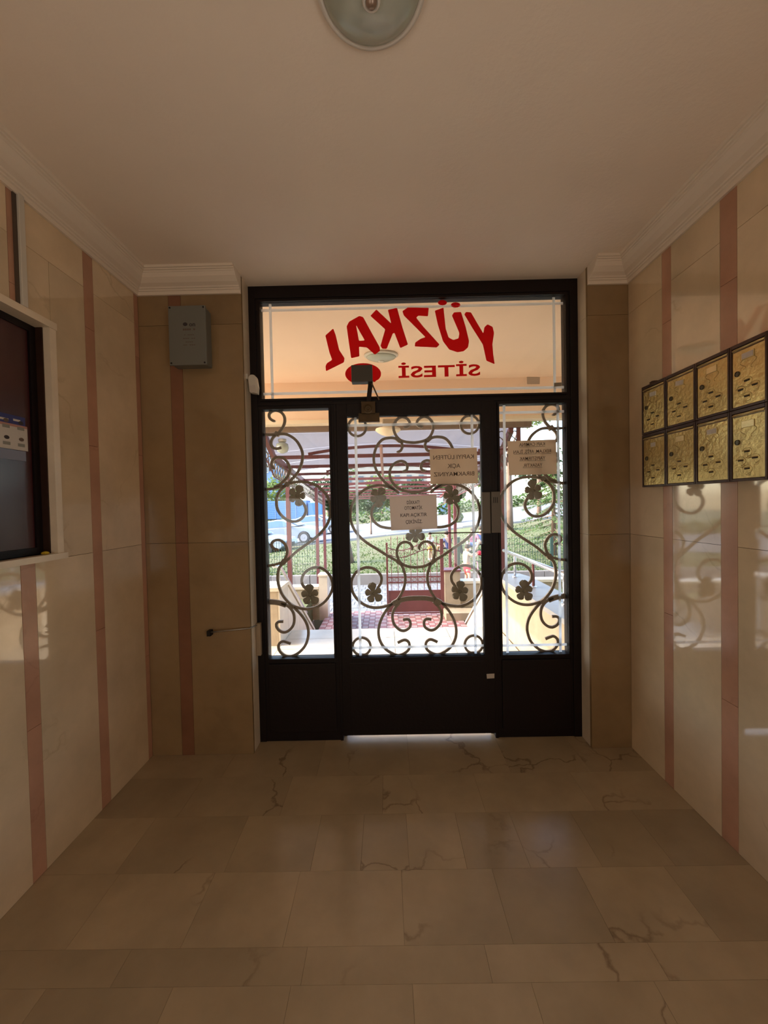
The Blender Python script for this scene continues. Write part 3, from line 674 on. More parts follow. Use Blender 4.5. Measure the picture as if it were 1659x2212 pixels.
# --- mailboxes on the right wall
XM = 1.402
def mail_edge(u, v): return at_x(u, v, XM)
ye = [at_x(u, v, XM).y for u, v in ((1387,941),(1438,925),(1502.5,917),(1577,896),(1659,880))]
zr = [1.562, 1.846, 2.105]
mb_labels = {
 (1,0):'brass mailbox, upper row, farthest from the camera, crumpled name card',
 (1,1):'brass mailbox, upper row, second from the door, tilted white card',
 (1,2):'brass mailbox, upper row, third from the door, faded card holder',
 (1,3):'brass mailbox, upper row, nearest the camera, framed white card',
 (0,0):'brass mailbox, lower row, nearest the door, small square card',
 (0,1):'brass mailbox, lower row, second from the door, empty card holder',
 (0,2):'brass mailbox, lower row, third from the door, clean white card',
 (0,3):'brass mailbox, lower row, nearest the camera, empty card holder'}
def place_mail(r, c):
    y1, y0 = ye[c]-.001, ye[c+1]+.001; z0, z1 = zr[r]+.001, zr[r+1]-.001
    t = empty('mailbox', (XR, (y0+y1)/2, z0), label=mb_labels[(r,c)], cat='mailbox', group='brass mailboxes on the right wall')
    fw = .009
    # carcass: back box and a raised dark rim
    MB().box((XM+.012,y0,z0),(XR-.001,y1,z1)).build('carcass', M['box_brown'], t)
    rim = MB()
    for a, b in (((y0,z0),(y0+fw,z1)),((y1-fw,z0),(y1,z1)),((y0+fw,z0),(y1-fw,z0+fw)),((y0+fw,z1-fw*1.6),(y1-fw,z1))):
        rim.box((XM-.002,a[0],a[1]),(XM+.0125,b[0],b[1]))
    rim.build('rim', M['box_brown'], t, bevel=.0015)
    dy0, dy1, dz0, dz1 = y0+fw+.001, y1-fw-.001, z0+fw+.001, z1-fw*1.6-.002
    d = MB().box((XM+.001,dy0,dz0),(XM+.0125,dy1,dz1)).build('mailbox_door', M['brass'], t, bevel=.0012)
    MB().tube([(XM-.001,dy0+.002,dz1-.006),(XM-.001,dy1-.002,dz1-.006)], .0032, 8).build('hinge_lip', M['brass_edge'], d, smooth=True)
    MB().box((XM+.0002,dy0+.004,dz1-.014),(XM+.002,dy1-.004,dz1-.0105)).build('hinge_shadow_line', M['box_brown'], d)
    W_ = dy1-dy0; H_ = dz1-dz0
    def P(fu, fv): return (dy1 - fu*W_, dz0 + fv*H_)       # fu from the far (door) side
    ly, lz = P(.16, .56 if r else .56)
    MB().lathe([(.011,0),(.011,.003),(.009,.004),(.0085,.002)], 16, Matrix.Translation((XM+.001,ly,lz)) @ Matrix.Rotation(-PI/2,4,'Y')).build('lock', M['lock'], d)
    for fu, fv in ((.46,.40),(.26,.27),(.70,.29),(.46,.14)):
        sy, sz = P(fu, fv)
        MB().box((XM-.0002,sy-.011,sz-.0022),(XM+.002,sy+.011,sz+.0022)).build('slot', M['slot'], d)
        MB().prism([(XM+.001,sz+.0022),(XM-.0035,sz+.003),(XM+.001,sz+.006)], 'y', sy-.012, sy+.012).build('slot_hood', M['brass_edge'], d) if False else None
        m2 = MB(); m2.add([(XM+.001,sy-.012,sz+.0022),(XM-.003,sy-.012,sz+.0028),(XM+.001,sy-.012,sz+.0065),(XM+.001,sy+.012,sz+.0022),(XM-.003,sy+.012,sz+.0028),(XM+.001,sy+.012,sz+.0065)], [(0,1,2),(5,4,3),(0,3,4,1),(1,4,5,2),(2,5,3,0)])
        m2.build('slot_hood', M['brass_edge'], d)
        # embossed scroll round the slot
        em = MB()
        em.tube([(XM+.001, sy+.021*math.cos(a), sz-.002+.017*math.sin(a)) for a in [(.3+k*.36) for k in range(13)]], .0012, 5)
        em.tube([(XM+.001, sy+.011*math.cos(a)-.004, sz-.018+.008*math.sin(a)) for a in [(-.6-k*.4) for k in range(9)]], .0010, 5)
        em.build('embossing', M['brass'], d, smooth=True)
    cy_, cz_ = P(.50, .82)
    em = MB()
    for s in (-1, 1):
        em.tube([(XM+.001, cy_+s*(.022+.012*math.sin(k*.7)), cz_-.012-.005*k) for k in range(9)], .0012, 5)
    em.build('embossing', M['brass'], d, smooth=True)
    th = {(1,0):.05,(1,1):.12,(1,2):0,(1,3):0,(0,0):0,(0,1):0,(0,2):-.02,(0,3):0}[(r,c)]
    Mx = Matrix.Translation((XM-.001,cy_,cz_)) @ Matrix.Rotation(th,4,'X')
    hw = .023 if (r,c) != (0,0) else .017
    MB().box((-.001,-hw-.003,-.013),(.002,hw+.003,.013), Mx).build('card_holder', M['brass_edge'], d, bevel=.001)
    if (r,c) not in ((0,1),(0,3),(1,2)):
        card = MB().box((-.0022,-hw,-.010),(-.0008,hw,.010), Mx).build('name_card', M['tag'], d)
        # card text, too small to read
    return t
for r in (0, 1):
    for c in range(4): place_mail(r, c)
yk, zk = at_x(1408, 831, XM).y, zr[2]
tag(MB().prism([(yk-.022,zk),(yk+.020,zk),(yk+.026,zk+.010),(yk+.006,zk+.013),(yk-.014,zk+.009)], 'x', XM+.004, XM+.04).build('crumpled_leaflet', M['box_brown']), label='small dark folded scrap lying on top of the far upper mailbox', cat='leaflet')

# --- niche with dark cabinet door on the left wall
nt = MB()
tag_frame = tag(ring(N0,1.668,1.318,2.297, N0-.04,1.708,1.292,2.330, 0, 1).build('trim_6', M['cream_shaded']), kind='structure')
bpy.data.objects.remove(tag_frame)
nf = empty('window_4'); nf['kind'] = 'structure'
for nm, a, b in (('sill_slab',(XL-.14,N0,NZ0-.026),(XL+.022,1.712,NZ0)),('lintel_slab',(XL-.14,N0,NZ1-.002),(XL+.014,1.706,NZ1+.028)),('jamb_slab',(XL-.02,1.672,NZ0),(XL+.010,1.704,NZ1-.002))):
    slab(nf, a, b, M['pale'], nm)
MB().box((XL-.14,1.668,NZ0),(XL-.0205,1.690,NZ1-.002)).build('reveal', M['box_brown'], nf)
MB().box((XL-.075,1.640,NZ0),(XL-.05,1.668,NZ1-.002)).box((XL-.075,N0,NZ0),(XL-.05,1.640,NZ0+.03)).box((XL-.075,N0,NZ1-.03),(XL-.05,1.640,NZ1-.002)).build('cabinet_frame', M['door'], nf)
MB().box((XL-.07,N0,NZ0+.03),(XL-.058,1.638,NZ1-.03)).build('cabinet_panel', M['door_in'], nf)
xf = XL-.057
fy = empty('flyer', (xf,1.40,1.75), label='advertising flyer with blue header taped to the dark niche panel', cat='flyer')
fa, fb, fc = at_x(57, 910, xf), at_x(60, 975, xf), at_x(54, 1003, xf)
ty = fb.y
MB().box((xf,ty-.30,1.755),(xf+.0015,ty,fa.z-.03)).build('product_sheet', M['tag'], fy)
MB().box((xf,ty-.30,fa.z-.03),(xf+.0012,ty-.008,fa.z+.012)).build('blue_header', mat('flyer blue', (.03,.035,.16), .5), fy)
MB().box((xf+.0012,ty-.30,fa.z-.034),(xf+.0018,ty,fa.z-.024)).build('pink_band', mat('flyer pink', (.42,.20,.16), .5), fy)
MB().box((xf,ty-.30,1.712),(xf+.0012,ty-.010,1.752)).build('coupon_strip', mat('flyer grey blue', (.22,.24,.32), .6), fy)
for r_ in range(2):
    for c_ in range(3):
        yy = ty-.028-c_*.062; zz = 1.868-r_*.068
        MB().lathe([(.011,0),(.011,.0008)], 12, Matrix.Translation((xf+.0015,yy,zz)) @ Matrix.Rotation(PI/2,4,'Y') @ Matrix.Scale(.7,4,(1,0,0))).build('printed_picture', M['ink_soft'] if (r_+c_) % 2 else M['ink'], fy)
        MB().box((xf+.0014,yy-.016,zz-.030),(xf+.002,yy+.014,zz-.017)).build('printed_price', mat('print grey', (.25,.24,.2), .6) if r_+c_ == 0 else bpy.data.materials['print grey'], fy)
for k in range(4): MB().lathe([(.005,0),(.004,.004)], 8, Matrix.Translation((xf+.0013, ty-.20+.03*k, fa.z-.005)) @ Matrix.Rotation(PI/2,4,'Y')).build('printed_mark', M['tag'], fy) if False else None
for k, (o_, l_) in enumerate(((.26,.05),(.19,.05),(.12,.04),(.06,.03))):
    MB().box((xf+.0012,ty-o_,fa.z-.014+.004*(k%2)),(xf+.0018,ty-o_+l_,fa.z-.006+.004*(k%2))).build('printed_heading', M['tag'], fy)
pw = at_x(103, 1193, XL-.01)
lv = tag(MB().lathe([(.010,0),(.016,.004),(.012,.010),(.004,.013)], 7, Matrix.Translation((XL-.012,pw.y-.01,NZ0)) ).build('dry_leaf', mat('yellow leaf', (.55,.38,.02), .7)), label='tiny yellow crumpled leaf on the niche sill', cat='leaf')

# --- conduit above the niche
cn = empty('cable_trunking', (XL,1.55,2.35), label='pale vertical cable trunking above the niche on the left wall', cat='cable trunking')
MB().box((XL,1.546,2.328),(XL+.016,1.570,ZB+.008)).build('trunking_cover', M['white_pl'], cn, bevel=.002)
MB().box((XL,1.531,2.328),(XL+.006,1.5455,ZB+.004)).build('trunking_gap', mat('gap shade', (.09,.06,.04), .8), cn)  # painted dark strip stands in for the shaded gap beside the cover

# --- ceiling lamp
lamp = empty('ceiling_lamp', (-.012,1.035,ZC), label='round frosted ceiling lamp with pale rim and round centre knob', cat='ceiling lamp')
Ml = Matrix.Translation((-.012,1.035,ZC)) @ Matrix.Rotation(PI,4,'X')
MB().lathe([(.118,0),(.145,.0),(.149,.006),(.147,.014),(.136,.018),(.130,.014),(.118,.006)], 64, Ml).build('rim', M['lamprim'], lamp, smooth=True)
MB().lathe([(.134,.012),(.128,.022),(.105,.034),(.07,.043),(.03,.047),(.005,.048)], 64, Ml).build('glass_bowl', M['lampglass'], lamp, smooth=True)
MB().lathe([(.022,.044),(.025,.050),(.024,.056),(.020,.060),(.016,.058),(.013,.052)], 32, Ml).build('hub_ring', M['lamprim'], lamp, smooth=True)
MB().lathe([(.016,.052),(.015,.058),(.011,.066),(.005,.070),(.001,.071)], 24, Ml).build('knob', M['hub'], lamp, smooth=True)

# ================================================================== OUTSIDE: porch and terrace
Y0P = 4.38
structure('ceiling_porch', MB().box((-2.6,2.56,2.90),(4.2,Y0P,3.10)).box((-2.6,2.476,2.90),(4.2,2.56,3.10)), M['porch'])
structure('trim_7', MB().box((-2.6,Y0P,2.475),(4.2,Y0P+.12,3.12)), M['porch'])
structure('trim_8', MB().box((-2.6,Y0P-.012,2.432),(4.2,Y0P+.13,2.4745)), M['porch_l'])
fac = structure('wall_street', MB().box((-3.4,2.40,-1.2),(XL-.21,2.56,7)).box((XR+.21,2.40,-1.2),(9,2.56,7)).box((XL-.21,2.40,2.996),(XR+.21,2.56,7)), M['porch_l'])
pl = empty('porch_lamp', (-.10,3.55,2.90), label='oval pale porch lamp seen through the transom behind the lettering', cat='ceiling lamp')
q = at_y(823, 768, 3.62); Mx = Matrix.Translation((q.x,3.62,2.90)) @ Matrix.Rotation(PI,4,'X') @ Matrix.Diagonal((1.0,.72,1,1))
MB().lathe([(.10,0),(.155,.0),(.16,.012),(.148,.022),(.10,.022)], 40, Mx).build('rim', M['white_pl'], pl, smooth=True)
MB().lathe([(.142,.018),(.13,.035),(.09,.052),(.04,.060),(.004,.062)], 40, Mx).build('glass_bowl', M['lampglass'], pl, smooth=True)
MB().lathe([(.03,.058),(.026,.066),(.010,.070)], 20, Mx).build('knob', M['white_pl'], pl, smooth=True)

terr = structure('floor_terrace', MB().box((-4.2,2.56,-.6),(-1.17,4.10,-.03)).box((-1.17,2.56,-.6),(1.30,4.60,-.03)).box((1.30,2.56,-.6),(1.63,4.4,-.03)), M['tan'])
def tiles(parent, xs, ys, z0, z1, m, name='marble_slab', g=.0025):
    for x0, x1 in zip(xs[:-1], xs[1:]):
        for y0, y1 in zip(ys[:-1], ys[1:]): slab(parent, (x0+g,y0+g,z0), (x1-g,y1-g,z1), m, name)
tiles(terr, [-1.17,-.56,.06,.68,1.30], [2.602,3.0,3.5,4.0,4.30,4.62], -.03, 0, M['terrace'])
tiles(terr, [-4.2,-3.5,-2.8,-2.2,-1.7,-1.17], [2.602,3.1,3.6,4.10], -.03, 0, M['terrace'])
st = structure('stairs_street', MB().box((-1.17,4.60,-.6),(1.30,4.93,-.165)).box((-1.17,4.93,-.6),(1.30,5.26,-.30)).box((-1.17,5.26,-.6),(1.30,5.6,-.44)), M['tan'])
for k, (ya, zz) in enumerate(((4.60,-.137),(4.93,-.275),(5.26,-.412))): slab(st, (-1.17,ya+.022,zz-.025), (1.30,ya+.345,zz), M['terrace'], 'step_tread')

# parapets: joined profile in (y, z)
def parapet(name, x0, x1, poly, capm, lab, slabs):
    t = empty(name, (x0, poly[0][0], poly[0][1]), kind='structure')
    MB().prism(poly, 'x', x0+.02, x1-.02).build('core', M['tan'], t)
    return t
pr = parapet('wall_parapet_right', 1.30, 1.63, [(2.56,-.6),(2.56,.59),(4.40,.59),(4.80,.55),(6.46,-.56),(6.46,-.6)], None, None, None)
for a, b in ((2.57,3.07),(3.07,3.55),(3.55,4.07),(4.07,4.60)):
    slab(pr, (1.30,a+.002,-.02), (1.32,b-.002,.588), M['terrace'])
for a, b, ta, tb in ((4.60,5.15,.565,.32),(5.15,5.75,.32,-.09),(5.75,6.40,-.09,-.53)):
    MB().prism([(a+.002,-.6),(a+.002,ta-.005),(b-.002,tb-.005),(b-.002,-.6)], 'x', 1.30, 1.32).build('marble_slab', M['terrace'], pr)
MB().box((1.285,2.56,.59),(1.645,3.5,.63)).build('cap_slab', M['cap'], pr)
MB().box((1.285,3.503,.59),(1.645,4.42,.63)).build('cap_slab', M['cap'], pr)
MB().prism([(4.423,.59),(4.423,.63),(4.80,.60),(6.48,-.52),(6.48,-.56),(4.80,.555)], 'x', 1.285, 1.645).build('cap_slab', M['cap'], pr)
pl_ = parapet('wall_parapet_left', -1.37, -1.17, [(4.10,-.6),(4.10,.59),(4.45,.59),(5.95,-.46),(5.95,-.6)], None, None, None)
for a, b, ta, tb in ((4.10,4.45,.588,.588),(4.45,5.0,.585,.20),(5.0,5.55,.20,-.185),(5.55,5.93,-.185,-.45)):
    MB().prism([(a+.002,-.6),(a+.002,ta-.005),(b-.002,tb-.005),(b-.002,-.6)], 'x', -1.19, -1.17).build('marble_slab', M['terrace'], pl_)
MB().prism([(4.085,.59),(4.085,.63),(4.46,.63),(5.97,-.42),(5.97,-.46),(4.45,.59)], 'x', -1.385, -1.155).build('cap_slab', M['terrace'], pl_)
MB().box((-4.2,4.10,-.6),(-1.37,4.30,.59)).build('pier_wall', M['tan'], pl_)
MB().box((-4.2,4.085,.591),(-1.387,4.32,.63)).build('cap_slab', M['terrace'], pl_)

hr = empty('handrail', (1.47,3.9,.63), label='shiny steel handrail on the grey parapet cap at the right', cat='handrail')
MB().tube([(1.47,2.75,.885),(1.47,4.85,.885)], .021, 12).build('rail', M['rail'], hr, smooth=True)
for y in (3.88,4.44,3.2):
    MB().tube([(1.47,y,.645),(1.47,y,.868)], .014, 10).build('rail_post', M['maroon'] if y == 3.88 else M['rail'], hr, smooth=True)
    MB().lathe([(.034,0),(.034,.008),(.018,.016)], 16, Matrix.Translation((1.47,y,.63))).build('base_plate', M['rail'], hr)
hl = empty('handrail', (-1.26,4.15,.63), label='pale handrail sloping down with the left parapet', cat='handrail')
MB().tube([(-1.25,4.18,.85),(-1.25,4.45,.80),(-1.25,5.8,-.12)], .019, 12).build('rail', M['rail'], hl, smooth=True)
for y, z0, z1 in ((4.4,.63,.81),(5.0,.24,.43),(5.6,-.18,.02)): MB().tube([(-1.25,y,z0),(-1.25,y,z1)], .012, 8).build('rail_post', M['rail'], hl)
bp_ = empty('balustrade_post', (-1.335,4.19,.63), label='turned post with dark ball top at the corner of the left parapet', cat='post')
MB().lathe([(.034,0),(.036,.02),(.020,.04),(.016,.08),(.022,.12),(.015,.17),(.020,.19)], 16, Matrix.Translation((-1.335,4.19,.63))).build('post', M['porch_l'], bp_, smooth=True)
MB().lathe([(.004,.19),(.018,.195),(.024,.21),(.020,.228),(.005,.236)], 16, Matrix.Translation((-1.335,4.19,.63))).build('ball', M['iron'], bp_, smooth=True)

# lower landing of small red and pink tiles, street of pale blocks
lo = structure('floor_landing', MB().box((-1.17,5.60,-.62),(1.30,7.35,-.566)), M['joint'])
mb1 = MB(); mb2 = MB()
for i in range(24):
    for j in range(17):
        x0 = -1.17+i*.103; y0 = 5.62+j*.103
        (mb1 if (i+j) % 2 else mb2).box((x0+.003,y0+.003,-.567),(x0+.1,y0+.1,-.55))
tag(mb1.build('red_tiles', M['redtile'], lo), kind='stuff'); tag(mb2.build('pink_tiles', M['pinktile'], lo), kind='stuff')
sv = structure('street_paving', MB().box((-14,7.35,-.64),(14,9.80,-.562)).box((-14,2.56,-.9),(-1.37,7.02,-.60)).box((1.63,2.56,-.9),(14,7.02,-.60)), M['joint'])
mb1 = MB()
for j in range(10):
    y0 = 7.36+j*.244
    for i in range(110):
        x0 = -7.7+i*.14 + (j % 2)*.07 + random.uniform(-.004,.004)
        mb1.box((x0+.004,y0+.004,-.563),(x0+.134,y0+.238,-.55+random.uniform(-.002,.002)))
tag(mb1.build('paving_blocks', M['paver'], sv), kind='stuff')
sg = structure('lawn_strip', MB().box((1.64,2.60,-.60),(14,6.98,-.10)), M['grass'])
sg2 = structure('lawn_strip_left', MB().box((-14,4.32,-.60),(-1.39,6.98,-.20)), M['grass'])
kb = empty('kerb', (0,9.8,-.55)); kb['kind'] = 'structure'
for i in range(28):
    x0 = -14+i; MB().box((x0+.006,9.80,-.60),(x0+.994,9.93,-.285)).build('kerb_stone', M['kerb'], kb, bevel=.01)

def tz(x, y):
    t = max(0, min(1, (y-9.9)/10)); zc = -.30 + (y-9.9)*.007 if y < 34 else -.13
    return zc + .088*max(-22,min(22,x))*t + .03*math.sin(x*1.3+y*.7)*t
def terrain(name, xs, ys, m, dz=0, wob=0, seam=None):
    nx, ny = len(xs), len(ys)
    vs = [(x, y, tz(x,y)+dz+random.uniform(-wob,wob)) for y in ys for x in xs]
    fs = [(j*nx+i, j*nx+i+1, (j+1)*nx+i+1, (j+1)*nx+i) for j in range(ny-1) for i in range(nx-1)]
    o = structure(name, MB().add(vs, fs), m); 
    for p in o.data.polygons: p.use_smooth = True
    return o
fr_ = lambda a, b, n: [a+(b-a)*i/n for i in range(n+1)]
lawn = terrain('lawn', fr_(-26,26,104), fr_(9.93,20.5,42), M['grass'], 0, .012)
terrain('road', fr_(-60,60,60), fr_(20.4,37,16), M['asphalt'], .01)
terrain('lawn_far', fr_(-90,90,60), fr_(36.8,120,30), M['grass'], 0, .03)
rk = empty('kerb_road', (0,20.4,-.2)); rk['kind'] = 'structure'
for i in range(20):
    x0 = -20+i*2; xm = x0+1
    Mx = Matrix.Translation((xm,20.45,tz(xm,20.45))) @ Matrix.Rotation(-math.atan(.088),4,'Y')
    MB().box((-.99,-.07,-.05),(.99,.07,.10), Mx).build('kerb_stone', M['paver'], rk)
# short grass blades
mb = MB(); rg = random.Random(3)
for i in range(14000):
    y = 9.95 + 9*rg.random()**1.5; x = rg.uniform(-.75,.75)*y; z = tz(x,y)
    a = rg.uniform(0,PI); h = rg.uniform(.025,.06); ww = .012+.001*y
    dx, dy = math.cos(a)*ww, math.sin(a)*ww
    mb.add([(x-dx,y-dy,z-.01),(x+dx,y+dy,z-.01),(x+rg.uniform(-.03,.03),y+rg.uniform(-.03,.03),z+h)], [(0,1,2)])
tag(mb.build('grass_blades', M['blade'], lawn), kind='stuff')

# boundary wall and piers with coping
bw = empty('wall_boundary', (0,7.1,-.6)); bw['kind'] = 'structure'
for x0, x1, z1 in ((-9,-1.80,-.06),(-1.80,-1.27,-.03),(1.32,9,.02)):
    MB().box((x0,7.02,-.6),(x1,7.20,z1)).build('wall_run', M['tan'], bw)
    MB().box((x0+.003,6.99,z1+.001),(x1-.003,7.23,z1+.05)).build('coping', M['terrace'], bw)
for x0, x1, z1 in ((-1.266,-1.11,.24),(1.035,1.315,.28)):
    MB().box((x0,6.98,-.6),(x1,7.24,z1-.03)).build('pier', M['terrace'] if x0 < 0 else M['tan'], bw)
    MB().box((x0-.015,6.96,z1-.029),(x1+.015,7.26,z1)).build('coping', M['maroon'] if x0 > 0 else M['terrace'], bw)
MB().box((1.0,6.65,-.55),(2.2,6.975,-.42)).build('side_step', M['tan'], bw)

def gate_leaf(t, w_, H):
    """leaf built in local x 0..w_, z 0..H at y=0"""
    def part(n, mb, m=M['maroon'], **k): return mb.build(n, m, t, **k)
    part('stile', MB().box((0,-.02,0),(.035,.02,H-.02))); part('stile', MB().box((w_-.06,-.025,0),(w_,.025,H+.03)))
    part('solid_panel', MB().box((.036,-.006,.05),(w_-.061,.006,.43)))
    for z in (.03,.44,.60,.70): part('rail', MB().box((.036,-.013,z-.012),(w_-.061,.013,z+.012)))
    n = 8; 
    for k in range(n):
        x = .036+(w_-.097)*(k+.5)/n; a = (x/w_)*2*PI
        top = H+.10 if k not in (3,4) else H+.02
        part('bar', MB().tube([(x,0,.455),(x,0,top-.05)], .006, 6)); 
        part('spear_tip', MB().lathe([(.003,0),(.011,.012),(.004,.045),(.0005,.07)], 8, Matrix.Translation((x,0,top-.06))))
    for k in range(9):
        x = .036+(w_-.097)*(k+.5)/9
        part('ring', MB().tube([(x+.040*math.cos(a), -.015, .65+.036*math.sin(a)) for a in [2*PI*i/14 for i in range(14)]], .005, 5, closed=True))
    cur = lambda x: H-.10 - .07*math.sin(2*PI*(x/w_)*1.0)
    for dz in (0,-.13): part('curved_rail', MB().tube([(x, 0, cur(x)+dz) for x in fr_(.036,w_-.061,20)], .009, 6))
    for k in range(8):
        x = .036+(w_-.097)*(k+.5)/8; zc = cur(x)-.065
        part('ring', MB().tube([(x+.048*math.cos(a), -.015, zc+.05*math.sin(a)) for a in [2*PI*i/14 for i in range(14)]], .005, 5, closed=True))
g1 = empty('iron_gate', (0,0,0), label='maroon iron gate leaf, closed, with rings and spear tips', cat='gate')
gate_leaf(g1, 1.055, 1.36); g1.location = (-.028,7.06,-.545)
g2 = empty('iron_gate', (0,0,0), label='maroon iron gate leaf standing open, seen edge-on beside the walkway', cat='gate')
gate_leaf(g2, .85, 1.36); g2.location = (-.72,7.05,-.545); g2.rotation_euler = (0,0,math.radians(-86))

# pergola canopy
H0 = lambda Y: 1.5 + .657 - .0494*((Y/5-1)/.146)
def rz(Y): return H0(Y) if Y > 5 else H0(5) + (5-Y)*.22
pg = empty('pergola', (0,5,-.55), label='long maroon steel canopy with arched rafters and scroll edging over the walk', cat='canopy')
MB().box((-1.60,4.52,2.373),(1.72,4.60,2.454)).build('header_beam', mat('brown header', (.20,.13,.09), .6), pg)
XS = {-1:lambda Y: -1.45-.05*(Y-5), 1:lambda Y: 1.50+.02*(Y-5)}
for k in range(10):
    Y = 5*(1+.146*k); z = H0(Y)
    MB().box((XS[-1](Y)-.02,Y-.02,z-.045),(XS[1](Y)+.02,Y+.02,z)).build('rafter', M['maroon'], pg)
    if k in (0,2,3,5):
        P = [(x, Y, z+.015+.085*(1-(x/1.0)**2)) for x in fr_(-1.0,1.0,24)]
        MB().bar(P, .035, .03).build('arch', M['maroon'], pg)
for s in (-1, 1):
    Ys = [4.56]+[5*(1+.146*k) for k in range(10)]
    vs = []; fs = []
    for Y in Ys:
        x = XS[s](Y); z = rz(Y) if Y > 4.6 else 2.37
        vs += [(x-.025,Y,z-.06),(x+.025,Y,z-.06),(x+.025,Y,z+.02),(x-.025,Y,z+.02)]
    for i in range(len(Ys)-1):
        for k in range(4): fs.append((i*4+k, i*4+(k+1)%4, (i+1)*4+(k+1)%4, (i+1)*4+k))
    fs += [(3,2,1,0), tuple(range(len(vs)-4,len(vs)))]
    MB().add(vs, fs).build('edge_beam', M['maroon'], pg)
    pts = [(XS[s](Y), Y, (rz(Y) if Y > 4.6 else 2.37)-.27) for Y in Ys]
    MB().tube(pts, .010, 6).build('valance_rail', M['maroon'], pg)
    motif = None; Y = 4.66
    while Y < 11.0:
        x = XS[s](Y); z = rz(Y)-.165
        if motif is None:
            mb = MB()
            mb.tube(catmull([(0,-.060,.085),(0,-.02,.10),(0,.02,.07),(0,.0,.03),(0,-.035,.0),(0,-.045,-.05),(0,-.01,-.085),(0,.03,-.07),(0,.035,-.04)],3), .0075, 4)
            mb.tube(catmull([(0,.06,.09),(0,.035,.04),(0,.05,0),(0,.07,-.04),(0,.055,-.085)],3), .007, 4)
            mb.tube(catmull([(0,-.06,-.095),(0,-.055,-.03),(0,-.07,.02),(0,-.055,.06)],3), .006, 4)
            motif = mb.build('valance_scroll', M['vscroll'], pg); motif.location = (x, Y, z); 
            motif.matrix_parent_inverse = pg.matrix_basis.inverted()
        else:
            c = motif.copy(); C.objects.link(c); c.location = (x, Y, z)
        Y += .155
for i in range(3):     # scroll bracket across the right end of the header
    c = motif.copy(); C.objects.link(c); c.location = (1.20+.155*i, 4.57, 2.235); c.rotation_euler = (0,0,PI/2)
MB().box((1.10,4.555,2.105),(1.60,4.585,2.13)).box((1.555,4.555,2.13),(1.60,4.585,2.372)).build('bracket_frame', M['maroon'], pg)
MB().tube([(-.05,4.62,2.20),(-.05,5,H0(5)-.055),(-.05,9.4,H0(9.4)-.055)], .020, 6).build('ridge_tube', mat('dusty pink steel', (.36,.20,.17), .5), pg)
for x, Y in ((-1.50,5.87),(-1.50,8.25),(-1.49,9.15),(1.50,5.04),(1.51,8.5),(1.50,9.2)):
    z0 = -.55 if abs(x) < 1.4 or Y > 6 else (.2 if x > 0 else -.25)
    z0 = -.55 if Y > 7.3 else (-.10 if x > 0 else -.20)
    MB().box((x-.03,Y-.03,z0),(x+.03,Y+.03,H0(Y)-.05)).build('pergola_post', M['maroon'], pg)
    MB().box((x-.06,Y-.06,z0),(x+.06,Y+.06,z0+.02)).build('base_plate', M['iron'], pg)
# roof sheets in separate lengths
for (ya, yb) in ((4.61,4.995),(5.005,5.72),(5.74,6.44)):
    za = 2.372 if ya < 4.7 else H0(ya)+.13; zb = H0(yb)+.13
    vs = []; n = 16
    for yy, zz in ((ya,za),(yb,zb)):
        for i in range(n+1):
            x = -1.46 + 3.0*i/n; vs.append((x,yy,zz-.10*(x/1.46)**2*(0 if yy < 4.7 else 1)))
    nv = len(vs); fs = [(i,i+1,n+2+i,n+1+i) for i in range(n)]
    MB().add(vs+[(p[0],p[1],p[2]+.004) for p in vs], fs+[tuple(q+nv for q in f)[::-1] for f in fs]).build('roof_sheet', M['sheet'], pg)
q = at_y(838, 931, 4.35)
hp = empty('porch_lamp', (q.x,4.30,2.43), label='pale oval bulkhead lamp hanging under the porch edge above the walk', cat='ceiling lamp')
Mx = Matrix.Translation((q.x,4.25,2.43)) @ Matrix.Rotation(PI,4,'X')
MB().box((q.x-.06,4.20,2.33),(q.x+.10,4.32,2.432)).build('lamp_bracket', M['tan'], hp, bevel=.01)
MB().lathe([(.05,.09),(.135,.10),(.14,.115),(.12,.135),(.08,.16),(.03,.178),(.004,.18)], 32, Mx).build('lamp_bowl', M['porch_l'], hp, smooth=True)
q = at_y(602, 952, 4.6)
jl = empty('jar_lamp', (q.x,4.62,2.37), label='grey glass jar lamp under the left end of the canopy beam', cat='lamp')
Mx = Matrix.Translation((q.x+.01,4.72,2.325)) @ Matrix.Rotation(PI,4,'X')
MB().lathe([(.05,0),(.05,.03),(.03,.04)], 20, Mx).build('lamp_cap', M['white_pl'], jl, smooth=True)
MB().lathe([(.035,.04),(.07,.06),(.078,.11),(.06,.155),(.02,.175),(.003,.178)], 24, Mx).build('glass_jar', M['lampglass'], jl, smooth=True)

# green mesh fences at the lawn edge
def mesh_fence(x0, x1, label):
    t = empty('mesh_fence', (x0,9.865,-.285), label=label, cat='fence')
    n = int((x1-x0)/.065); mb = MB()
    for i in range(n+1):
        x = x0+(x1-x0)*i/n; mb.box((x-.004,9.861,-.22),(x+.004,9.869,.60))
    for z in (-.2,0,.2,.4,.56): mb.box((x0,9.866,z-.004),(x1,9.874,z+.004))
    tag(mb.build('wire_mesh', M['green_st'], t), kind='stuff')
    x = x0
    m = 0
    while x <= x1+.01:
        MB().box((x-.035,9.835,-.30),(x+.035,9.895,.60)).build('fence_post', M['green_st'], t)
        MB().box((x-.04,9.83,.60),(x+.04,9.90,.615)).build('post_cap', M['green_st'], t); x += (x1-x0)/2
mesh_fence(-6.6,-1.80,'green wire mesh fence in front of the lawn on the left')
mesh_fence(1.83,6.6,'green wire mesh fence in front of the lawn on the right')

